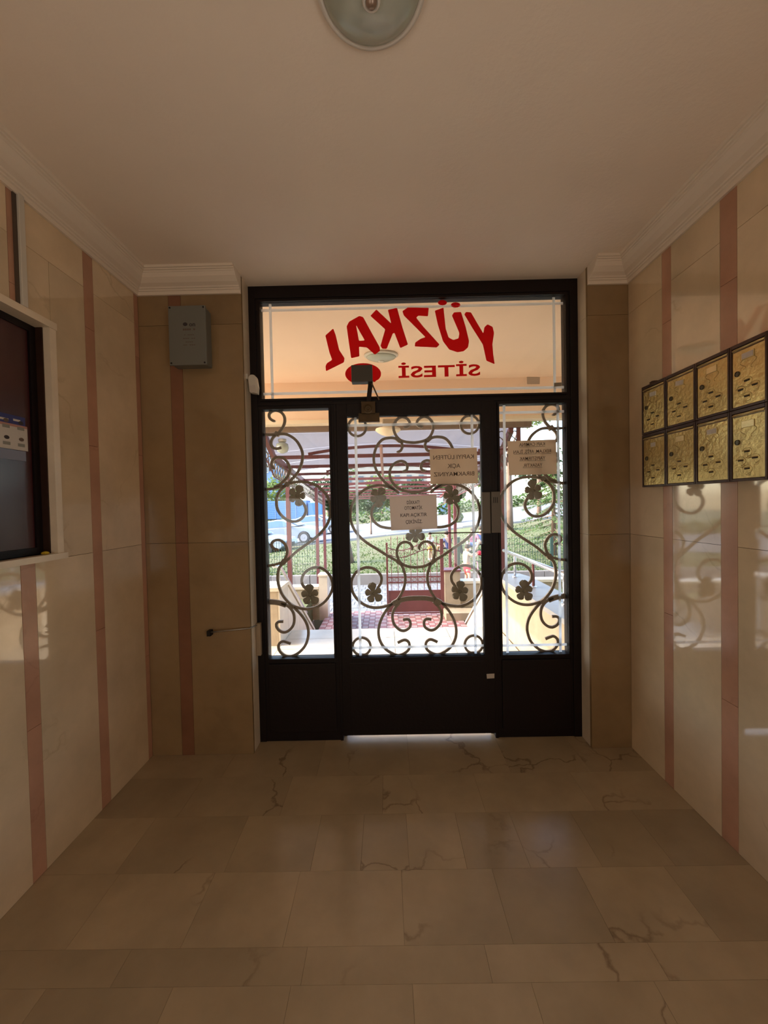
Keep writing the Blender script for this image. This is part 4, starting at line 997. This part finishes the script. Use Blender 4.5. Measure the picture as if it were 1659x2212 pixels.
# ------------------------------------------------------------ trees
def foliage(mb, c, r, n, rg, size=.12, shell=.55, droop=0):
    for i in range(n):
        while True:
            p = Vector((rg.uniform(-1,1), rg.uniform(-1,1), rg.uniform(-1,1)))
            if shell < p.length < 1: break
        bump_ = 1 + .18*math.sin(p.x*5+c[0])*math.cos(p.z*6+c[1])
        q = Vector((c[0]+p.x*r[0]*bump_, c[1]+p.y*r[1]*bump_, c[2]+p.z*r[2]*bump_))
        a = Vector((rg.uniform(-1,1), rg.uniform(-1,1), rg.uniform(-.6,.6)-droop)).normalized()*size*rg.uniform(.6,1.3)
        b = a.cross(Vector((rg.uniform(-1,1), rg.uniform(-1,1), rg.uniform(-1,1)))).normalized()*size*.4
        mb.add([q-a*.5, q+b, q+a*.6, q-b], [(0,1,2,3)])
def tree(name, x, y, h, crowns, label, cat='tree', leaf='leaf', n=900, size=.16, tr=.12, grp=None, seed=1, lean=0):
    rg = random.Random(seed); z = tz(x, y) if y > 9.9 else -.1
    t = empty(name, (x,y,z), label=label, cat=cat, group=grp)
    if tr:
        pts = [(x+lean*k/4, y, z-.1+(h+.1)*k/4) for k in range(5)]
        MB().tube(pts, [tr, tr*.85, tr*.75, tr*.65, tr*.45], 10).build('trunk', M['bark'], t, smooth=True)
        for k in range(4):
            a = rg.uniform(0,2*PI); s_ = h*rg.uniform(.55,.85)
            MB().tube([(x+lean*s_/h,y,z+s_),(x+lean+math.cos(a)*h*.2,y+math.sin(a)*h*.2,z+s_+h*.25)], [tr*.4,tr*.15], 6).build('branch', M['bark'], t)
    mb = MB()
    for (dx,dy,dz,rx,ry,rz_) in crowns: foliage(mb, (x+dx,y+dy,z+dz), (rx,ry,rz_), n, rg, size)
    mb.build('foliage', M[leaf], t)
    return t
tree('round_tree', -.95, 23, 1.5, [(0,0,2.0,.85,.85,.75)], 'small round dark green tree on the lawn left of the middle notice', leaf='leaf_d', n=2200, size=.12, tr=.06, seed=4)
tree('leaning_trunk', -1.22, 12.0, 1.7, [(-.1,.2,3.0,.5,.5,.4)], 'bare grey-pink trunk leaning left at the near edge of the lawn', leaf='leaf', n=150, size=.1, tr=.20, seed=5, lean=-.22)
tree('bush', 4.4, 25, .3, [(0,0,.75,.42,.4,.62),(.25,0,.4,.35,.3,.4)], 'bright green rounded bush behind the seated people', cat='bush', leaf='leaf_l', n=1400, size=.07, tr=.03, seed=6)
tree('plane_tree', 5.75, 18, 4.6, [(0,0,5.9,1.5,1.4,1.0)], 'tall tree with thick brown trunk in the right side light', leaf='leaf_l', n=1500, size=.16, tr=.17, seed=8)
tree('plane_tree', 9.5, 24, 4.4, [(0,0,6.8,1.6,1.4,1.2)], 'tree with pale trunk further right beyond the lawn', leaf='leaf_l', n=1500, size=.2, tr=.14, seed=9)
STL = ['leafy street tree at the far left end of the row, beside the pale blue building','pale street tree just behind the blue truck','dark street tree right of the blue truck','small street tree left of the round lawn tree','pale street tree above the round lawn tree','dark street tree behind the middle notice','small street tree left of the little kiosk','pale street tree right of the little kiosk','dark street tree seen past the door lock, right of the kiosk trees','large street tree behind the spruces','street tree at the far right end of the row']
for i, (x, y, s) in enumerate(((-24,54,2.9),(-15.5,56,3.0),(-8.2,54,2.5),(-4.2,48,1.5),(-.6,53,2.3),(3.6,49,1.8),(8.0,48,2.0),(12.6,47,2.2),(18.2,47,2.7),(25,48,3.2),(33,47,3.4))):
    tree('street_tree', x, y, s*1.5, [(0,0,s*1.75,s,s*.8,s*.8),(s*.4,0,s*1.1,s*.6,s*.5,s*.5)], STL[i], leaf=('leaf','leaf_l','leaf_d')[i % 3], n=650, size=.5, tr=.2, grp='street trees in the row beyond the road', seed=20+i)
hd = empty('hedge', (0,38.2,0), label='low green hedge running along the far side of the road', cat='hedge')
mb = MB(); rg = random.Random(5)
for k in range(30):
    x = -30+k*2; foliage(mb, (x, 38.2+math.sin(k)*.3, tz(x,38)+.55), (1.3,.6,.75), 160, rg, .32)
tag(mb.build('foliage', M['leaf'], hd), kind='stuff')
# spruce with drooping boughs at the right
def spruce(x, y, h, R_, label, seed):
    rg = random.Random(seed); z = tz(x, y) if y > 9.9 else -.3
    t = empty('spruce', (x,y,z), label=label, cat='tree')
    MB().tube([(x,y,z-.1),(x,y,z+h)], [.10,.015], 8).build('trunk', M['bark'], t, smooth=True)
    mb = MB(); bb = MB()
    for k in range(46):
        f = k/46; zz = z+.35+f*(h-.4); rr = R_*(1-f)**.8*rg.uniform(.75,1.1); a = k*2.4+rg.uniform(-.3,.3)
        tip = Vector((x+rr*math.cos(a), y+rr*math.sin(a), zz-.18*rr)); root = Vector((x,y,zz+.1))
        bb.tube([root, tip], [.016,.004], 4)
        for q in range(90):
            s_ = rg.uniform(.15,1); p = root.lerp(tip, s_)+Vector((rg.uniform(-.05,.05),rg.uniform(-.05,.05),rg.uniform(-.04,.02)))
            sd2 = Vector((-math.sin(a),math.cos(a),0))*rg.choice((-1,1)); d = ((tip-root).normalized()*.7+sd2*.8+Vector((0,0,rg.uniform(-.5,.1)))).normalized()*rg.uniform(.10,.2)*(1.15-s_*.5)
            wv = d.cross(Vector((0,0,1))).normalized()*.018
            mb.add([p-wv, p+wv, p+d+wv*.4, p+d-wv*.4], [(0,1,2,3)])
    bb.build('boughs', M['bark'], t); mb.build('needles', M['needle'], t)
spruce(5.2, 12.0, 3.0, 1.75, 'green spruce with drooping boughs at the far right of the lawn', 3)
spruce(8.8, 17.5, 3.6, 1.9, 'second spruce behind the nearer one at the right', 11)

# ------------------------------------------------------------ far buildings
def building(x0, x1, y, z0, h, m, label, nx, nz):
    t = empty('apartment_building', (x0,y,z0), label=label, cat='building')
    MB().box((x0,y,z0),(x1,y+8,z0+h)).build('wall', m, t)
    MB().box((x0-.4,y-.4,z0+h),(x1+.4,y+8.4,z0+h+.3)).build('roof', M['bldg'], t)
    for i in range(nx):
        for j in range(nz):
            xa = x0+(x1-x0)*(i+.3)/nx; za = z0+h*(j+.35)/nz; ww = (x1-x0)/nx*.42; hh = h/nz*.45
            f = MB().box((xa-.1,y-.08,za-.1),(xa+ww+.1,y-.005,za+hh+.1)).build('window', M['paper_w'] if m is M['bluebld'] else M['bldg'], t)
            MB().box((xa,y-.10,za),(xa+ww,y-.08,za+hh)).build('pane', M['winblue'], f)
building(-30,-18.2,62,-3,15,M['bluebld'],'pale blue apartment building far left behind the truck',4,5)
building(-12,9,84,-2,14,M['bldg'],'long beige apartment building in the far middle',8,4)
ks = empty('kiosk', (6.1,40,-.1), label='small pale blue kiosk with a dark window beyond the lawn', cat='kiosk')
zk2 = tz(6.1,40)
MB().box((5.35,40,zk2),(6.75,41.2,zk2+2.3)).build('cabin', mat('pale blue paint', (.42,.56,.68), .6), ks)
MB().box((5.25,39.85,zk2+2.3),(6.85,41.3,zk2+2.42)).build('roof', M['paper_w'], ks)
MB().box((5.9,39.96,zk2+1.35),(6.5,39.995,zk2+1.85)).build('window_pane', M['winblue'], ks)
MB().box((5.45,39.97,zk2+.2),(6.6,39.995,zk2+1.1)).build('front_panel', M['bluebld'], ks)

# ------------------------------------------------------------ cars and truck
def car(loc, rot, label, seed=0):
    t = empty('car', (0,0,0), label=label, cat='car')
    half = .86
    # body side profile (x forward, z up), swept across with tumblehome
    low = [(-2.15,.35),(-2.2,.62),(-2.12,.88),(-1.9,.95),(-1.0,.98),(.75,.97),(1.3,.90),(1.9,.76),(2.15,.60),(2.18,.38),(2.0,.26),(1.78,.25)]
    arch = lambda cx: [(cx+.36*math.cos(a), .30+.36*math.sin(a)) for a in [k*PI/8 for k in range(9)]]
    poly = low[:-1] + [(1.80,.25)] + arch(1.32)[0:9] + arch(-1.32) + [(-1.85,.25)]
    MB().prism(poly, 'y', -half, half).build('body', M['carw'], t, bevel=.03)
    gh = [(-1.85,.96),(-1.35,1.30),(-.9,1.42),(-.2,1.45),(.25,1.38),(.95,.99)]
    vs = [(x,-half+.02+(z-.96)*.38,z) for x,z in gh]+[(x,half-.02-(z-.96)*.38,z) for x,z in gh]; n = len(gh)
    MB().add(vs, [tuple(range(n))[::-1], tuple(range(n,2*n))]+[(i,(i+1)%n,n+(i+1)%n,n+i) for i in range(n)]).build('cabin', M['carw'], t, bevel=.02)
    gw = [(-1.55,1.03),(-1.20,1.28),(-.85,1.36),(-.2,1.385),(.18,1.33),(.62,1.05),(.55,1.02)]
    for s in (-1, 1):
        vs = [(x, s*(half-.012-(z-.96)*.38), z) for x,z in gw]; vs2 = [(x, s*(half-.002-(z-.96)*.38), z) for x,z in gw]; n = len(gw)
        MB().add(vs+vs2, [tuple(range(n)), tuple(range(n,2*n))]+[(i,(i+1)%n,n+(i+1)%n,n+i) for i in range(n)]).build('side_window', M['cargl'], t)
        MB().box((.52,s*.86,.98),(.66,s*1.0,1.09)).build('wing_mirror', M['carw'], t, bevel=.02)
        MB().box((1.98,s*.55-.12,.60),(2.12,s*.55+.2*s if s>0 else s*.55+.12,.72)).build('headlight', M['head'], t, bevel=.02)
        for cx in (-1.32,1.32):
            Mw = Matrix.Translation((cx,s*.80,.31)) @ Matrix.Rotation(s*-PI/2,4,'X')
            wh = MB().lathe([(.31,-.12),(.315,.04),(.29,.075),(.21,.08)], 24, Mw).build('wheel', M['tyre'], t)
            MB().lathe([(.205,.07),(.20,.088),(.05,.082),(.04,.10)], 20, Mw).build('rim', M['rim'], wh)
            for k in range(7):
                a = 2*PI*k/7; MB().box((.03,-.018,.083),(.19,.018,.094), Mw @ Matrix.Rotation(a,4,'Z')).build('spoke', M['carw'], wh) if False else None
    ws = [(.30,1.385),(.93,1.01),(.96,1.02),(.32,1.40)]
    MB().prism(ws, 'y', -.62, .62).build('windscreen', M['cargl'], t)
    MB().box((2.16,-.45,.36),(2.20,.45,.50)).build('grille', M['tyre'], t)
    t.location = loc; t.rotation_euler = rot; return t
tilt = -math.atan(.088)
car((-5.75,20.9+1.3,tz(-5.75,22)+.02), (0,tilt,math.radians(-8)), 'white saloon car, side on, in the middle of the three parked cars')
car((-6.75,18.9,tz(-6.75,18.9)-.12), (0,tilt,math.radians(-12)), 'white car nearest the fence, only its bonnet in view at the left edge')
car((-4.9,27.5,tz(-4.9,27.5)+.02), (0,tilt,math.radians(-6)), 'white car parked furthest back, right of the other two')
tk = empty('truck', (-12.8,46,tz(-12.8,46)), label='blue truck with slatted cargo body parked behind the white cars', cat='truck')
zt_ = tz(-12.8,46)
x0, x1 = -15.8, -9.6
zt0 = 1.5-27*46/830; zt1 = 1.5+12*46/830
MB().box((x0,46,zt0),(x1,48.4,zt1)).build('cargo_body', M['blue'], tk)
for k in range(9): MB().box((x0+.1,45.96,zt0+.15+k*.22),(x1-.1,45.995,zt0+.15+k*.22+.15)).build('side_board', M['blue'], tk)
for k in range(6): MB().box((x0+k*(x1-x0-.1)/5,45.93,zt0),(x0+k*(x1-x0-.1)/5+.1,45.999,zt1)).build('stake', M['bluebld'], tk)
MB().box((x0,46.3,zt0-.2),(x1+1.4,48,zt0-.005)).build('chassis', M['tyre'], tk)
MB().box((x1+.15,46.1,zt0-.3),(x1+1.9,48.3,zt0+1.9)).build('cab', M['blue'], tk, bevel=.12)
for cx in (x0+1.0, x0+2.1, x1+1.0):
    MB().lathe([(.5,-.3),(.5,0),(.3,.02)], 20, Matrix.Translation((cx,46.25,zt0-.6)) @ Matrix.Rotation(PI/2,4,'X')).build('wheel', M['tyre'], tk)

# ------------------------------------------------------------ people
def skin_obj(name, verts, edges, radii, m, parent, root=0, sub=1):
    me = bpy.data.meshes.new(name); me.from_pydata([tuple(v) for v in verts], edges, [])
    o = link(name, me, m, parent)
    sk = o.modifiers.new('skin', 'SKIN'); o.modifiers.new('sub', 'SUBSURF').levels = sub; o.modifiers['sub'].render_levels = 2
    for i, r in enumerate(radii): d = me.skin_vertices[0].data[i]; d.radius = (r, r); d.use_root = (i == root)
    sk.use_smooth_shade = True
    return o
def person(label, loc, H, face, joints, cloth, group=None, name='person'):
    """joints in units of height, local: x right, y forward, z up; origin at the ground"""
    t = empty(name, (0,0,0), label=label, cat='person', group=group)
    J = {k: Vector(v)*H for k, v in joints.items()}
    order = ['pelvis','waist','chest','neck','head0','head','sl','el','hl','sr','er','hr','kl','al','tl','kr','ar','tr']
    idx = {k: i for i, k in enumerate(order)}
    E_ = [('pelvis','waist'),('waist','chest'),('chest','neck'),('neck','head0'),('head0','head'),('chest','sl'),('sl','el'),('el','hl'),('chest','sr'),('sr','er'),('er','hr'),('pelvis','kl'),('kl','al'),('al','tl'),('pelvis','kr'),('kr','ar'),('ar','tr')]
    R_ = dict(pelvis=.085,waist=.072,chest=.085,neck=.032,head0=.058,head=.066,sl=.040,el=.026,hl=.020,sr=.040,er=.026,hr=.020,kl=.040,al=.026,tl=.022,kr=.040,ar=.026,tr=.022)
    body = skin_obj('body', [J[k] for k in order], [(idx[a],idx[b]) for a,b in E_], [R_[k]*H for k in order], M['skin'], t)
    def garment(nm, ks, es, m, grow):
        ix = {k: i for i, k in enumerate(ks)}
        skin_obj(nm, [J[k] if isinstance(k, str) else J[k[0]].lerp(J[k[1]], k[2]) for k in ks], [(ks.index(a), ks.index(b)) for a,b in es], [(R_[k] if isinstance(k, str) else R_[k[1]]*1.15)*H*grow for k in ks], m, t)
    uL, uR, dL, dR = ('sl','el',.75), ('sr','er',.75), ('pelvis','kl',.85), ('pelvis','kr',.85)
    garment('shirt', ['waist','chest','sl','sr',uL,uR,('pelvis','waist',.4)], [(('pelvis','waist',.4),'waist'),('waist','chest'),('chest','sl'),('chest','sr'),('sl',uL),('sr',uR)], cloth[0], 1.16)
    garment('shorts', ['pelvis',dL,dR,('pelvis','waist',.5)], [('pelvis',('pelvis','waist',.5)),('pelvis',dL),('pelvis',dR)], cloth[1], 1.2)
    hc = J['head']+Vector((0,-.012,.018))*H
    MB().lathe([(.004,.062),(.035,.055),(.058,.03),(.068,0),(.064,-.03),(.05,-.045)], 14, Matrix.Translation(hc) @ Matrix.Rotation(.25,4,'X') @ Matrix.Scale(H,4)).build('hair', M['hair'], t, smooth=True)
    for s in (-1,1): 
        MB().lathe([(.008,0),(.006,.006),(.001,.008)], 8, Matrix.Translation(J['head']+Vector((s*.024,.058,-.002))*H) @ Matrix.Rotation(-PI/2,4,'X') @ Matrix.Scale(H,4)).build('eye', M['ink'], body)
    MB().lathe([(.012,0),(.008,.012),(.002,.018)], 8, Matrix.Translation(J['head']+Vector((0,.058,-.022))*H) @ Matrix.Rotation(-PI/2,4,'X') @ Matrix.Scale(H,4)).build('nose', M['skin'], body)
    for tk_ in ('l','r'):
        hnd = J['h'+tk_]; dirv = (J['h'+tk_]-J['e'+tk_]).normalized()
        sdv = dirv.orthogonal().normalized()
        for q in range(5):
            off = sdv*(q-2)*.008*H; L_ = (.045,.055,.058,.052,.035)[q]*H
            spread = sdv*(.02*H if q == 4 else .0)
            MB().tube([hnd+off, hnd+off+dirv*L_*.6+spread*.5, hnd+off+dirv*L_+spread], [.006*H,.005*H,.0035*H], 5).build('finger', M['skin'], body)
    for s in ('l','r'):
        a_, b_ = J['a'+s], J['t'+s]
        MB().tube([a_.lerp(b_,-.2)-Vector((0,0,.008*H)), b_+(b_-a_)*.15], [.03*H,.024*H], 8).build('shoe', cloth[2], t, smooth=True)
    t.location = loc; t.rotation_euler = (0,0,face); return t
stand = dict(pelvis=(0,0,.50),waist=(0,0,.60),chest=(0,0,.73),neck=(0,.0,.83),head0=(0,.01,.88),head=(0,.015,.935),sl=(-.10,0,.79),el=(-.14,.02,.63),hl=(-.12,.10,.50),sr=(.10,0,.79),er=(.14,.02,.63),hr=(.13,.10,.51),kl=(-.06,.02,.27),al=(-.07,-.01,.045),tl=(-.075,.09,.02),kr=(.06,.04,.27),ar=(.07,.03,.045),tr=(.075,.13,.02))
ball = dict(stand); ball.update(el=(-.16,.12,.70),hl=(-.03,.24,.76),er=(.16,.12,.70),hr=(.09,.24,.76),head=(0,.03,.93))
sit = dict(pelvis=(0,0,.09),waist=(0,.0,.20),chest=(0,.02,.33),neck=(0,.03,.43),head0=(0,.045,.48),head=(0,.055,.535),sl=(-.10,.02,.39),el=(-.17,.08,.24),hl=(-.10,.22,.20),sr=(.10,.02,.39),er=(.17,.08,.24),hr=(.10,.22,.20),kl=(-.15,.24,.22),al=(-.05,.40,.05),tl=(-.06,.48,.03),kr=(.15,.24,.22),ar=(.05,.40,.05),tr=(.06,.48,.03))
def px_x(u, Y): return at_y(u, 1085, Y).x
Yc = 12.0; person('child in white shirt and yellow shorts standing behind the gate', (px_x(927,Yc),Yc,tz(px_x(927,Yc),Yc)), .86, math.radians(200), stand, (M['c_white'],M['c_yellow'],M['c_white']))
Yc = 9.45; person('child in beige top and red shorts holding a red ball', (px_x(1006,Yc),Yc,-.548), 1.02, math.radians(-75), ball, (M['c_beige'],M['c_red'],M['c_pink']))
bx = px_x(1006,Yc)
tag(MB().lathe([(.06*math.sin(PI*k/10)+.0005, -.06*math.cos(PI*k/10)) for k in range(11)], 16, Matrix.Translation((bx+.34,Yc+.09,.24))).build('ball', M['c_red'], smooth=True), label='small bright red ball held by the child in red shorts', cat='ball')
Yc = 13.2; x_ = px_x(966,Yc); person('person in dark navy top sitting on the grass, turned away', (x_,Yc,tz(x_,Yc)), 1.25, math.radians(30), sit, (M['c_navy'],M['c_black'],M['c_black']))
Yc = 13.4; x_ = px_x(1021,Yc); person('person in plum top sitting on the grass, facing the gate', (x_,Yc,tz(x_,Yc)), 1.35, math.radians(165), sit, (M['c_plum'],M['c_blue'],M['c_black']))
Yc = 13.8; x_ = px_x(1036,Yc); person('person in blue top sitting beside the one in plum', (x_,Yc,tz(x_,Yc)), 1.30, math.radians(195), sit, (M['c_blue'],M['c_navy'],M['c_white']))
# picnic bag and child scooter
Yc = 13.0; x_ = px_x(988,Yc); z_ = tz(x_,Yc)
bg_ = empty('picnic_bag', (x_,Yc,z_), label='dark bag standing on the grass beside the seated people', cat='bag')
MB().prism([(-.16,0),(.16,0),(.12,.30),(-.12,.30)], 'y', -.10, .10).build('bag_body', M['c_black'], bg_, bevel=.02).location = (x_,Yc,z_)
o = MB().tube([(-.08,0,.29),(-.06,0,.40),(.06,0,.40),(.08,0,.29)], .01, 6).build('bag_handle', M['c_black'], bg_); o.location = (x_,Yc,z_)
def scooter(loc, rot, label, m):
    t = empty('kick_scooter', (0,0,0), label=label, cat='scooter')
    MB().box((-.25,-.05,.07),(.22,.05,.09)).build('deck', m, t, bevel=.005)
    MB().tube([(.22,0,.08),(.27,0,.14),(.22,0,.62)], .014, 8).build('stem', m, t)
    MB().tube([(.22,-.16,.62),(.22,.16,.62)], .012, 8).build('handlebar', M['c_black'], t)
    for x in (-.25,.28): MB().lathe([(.06,-.015),(.065,0),(.06,.015)], 16, Matrix.Translation((x,0,.065)) @ Matrix.Rotation(PI/2,4,'X')).build('wheel', M['c_white'], t)
    t.location = loc; t.rotation_euler = (0,0,rot)
scooter((bx+.02,9.15,-.547), .5, 'small pink kick scooter beside the child on the paving', M['c_pink'])
scooter((px_x(1086,11.5),11.5,tz(px_x(1086,11.5),11.5)), 1.2, 'red kick scooter with dark handlebar on the lawn at the right', M['c_red'])
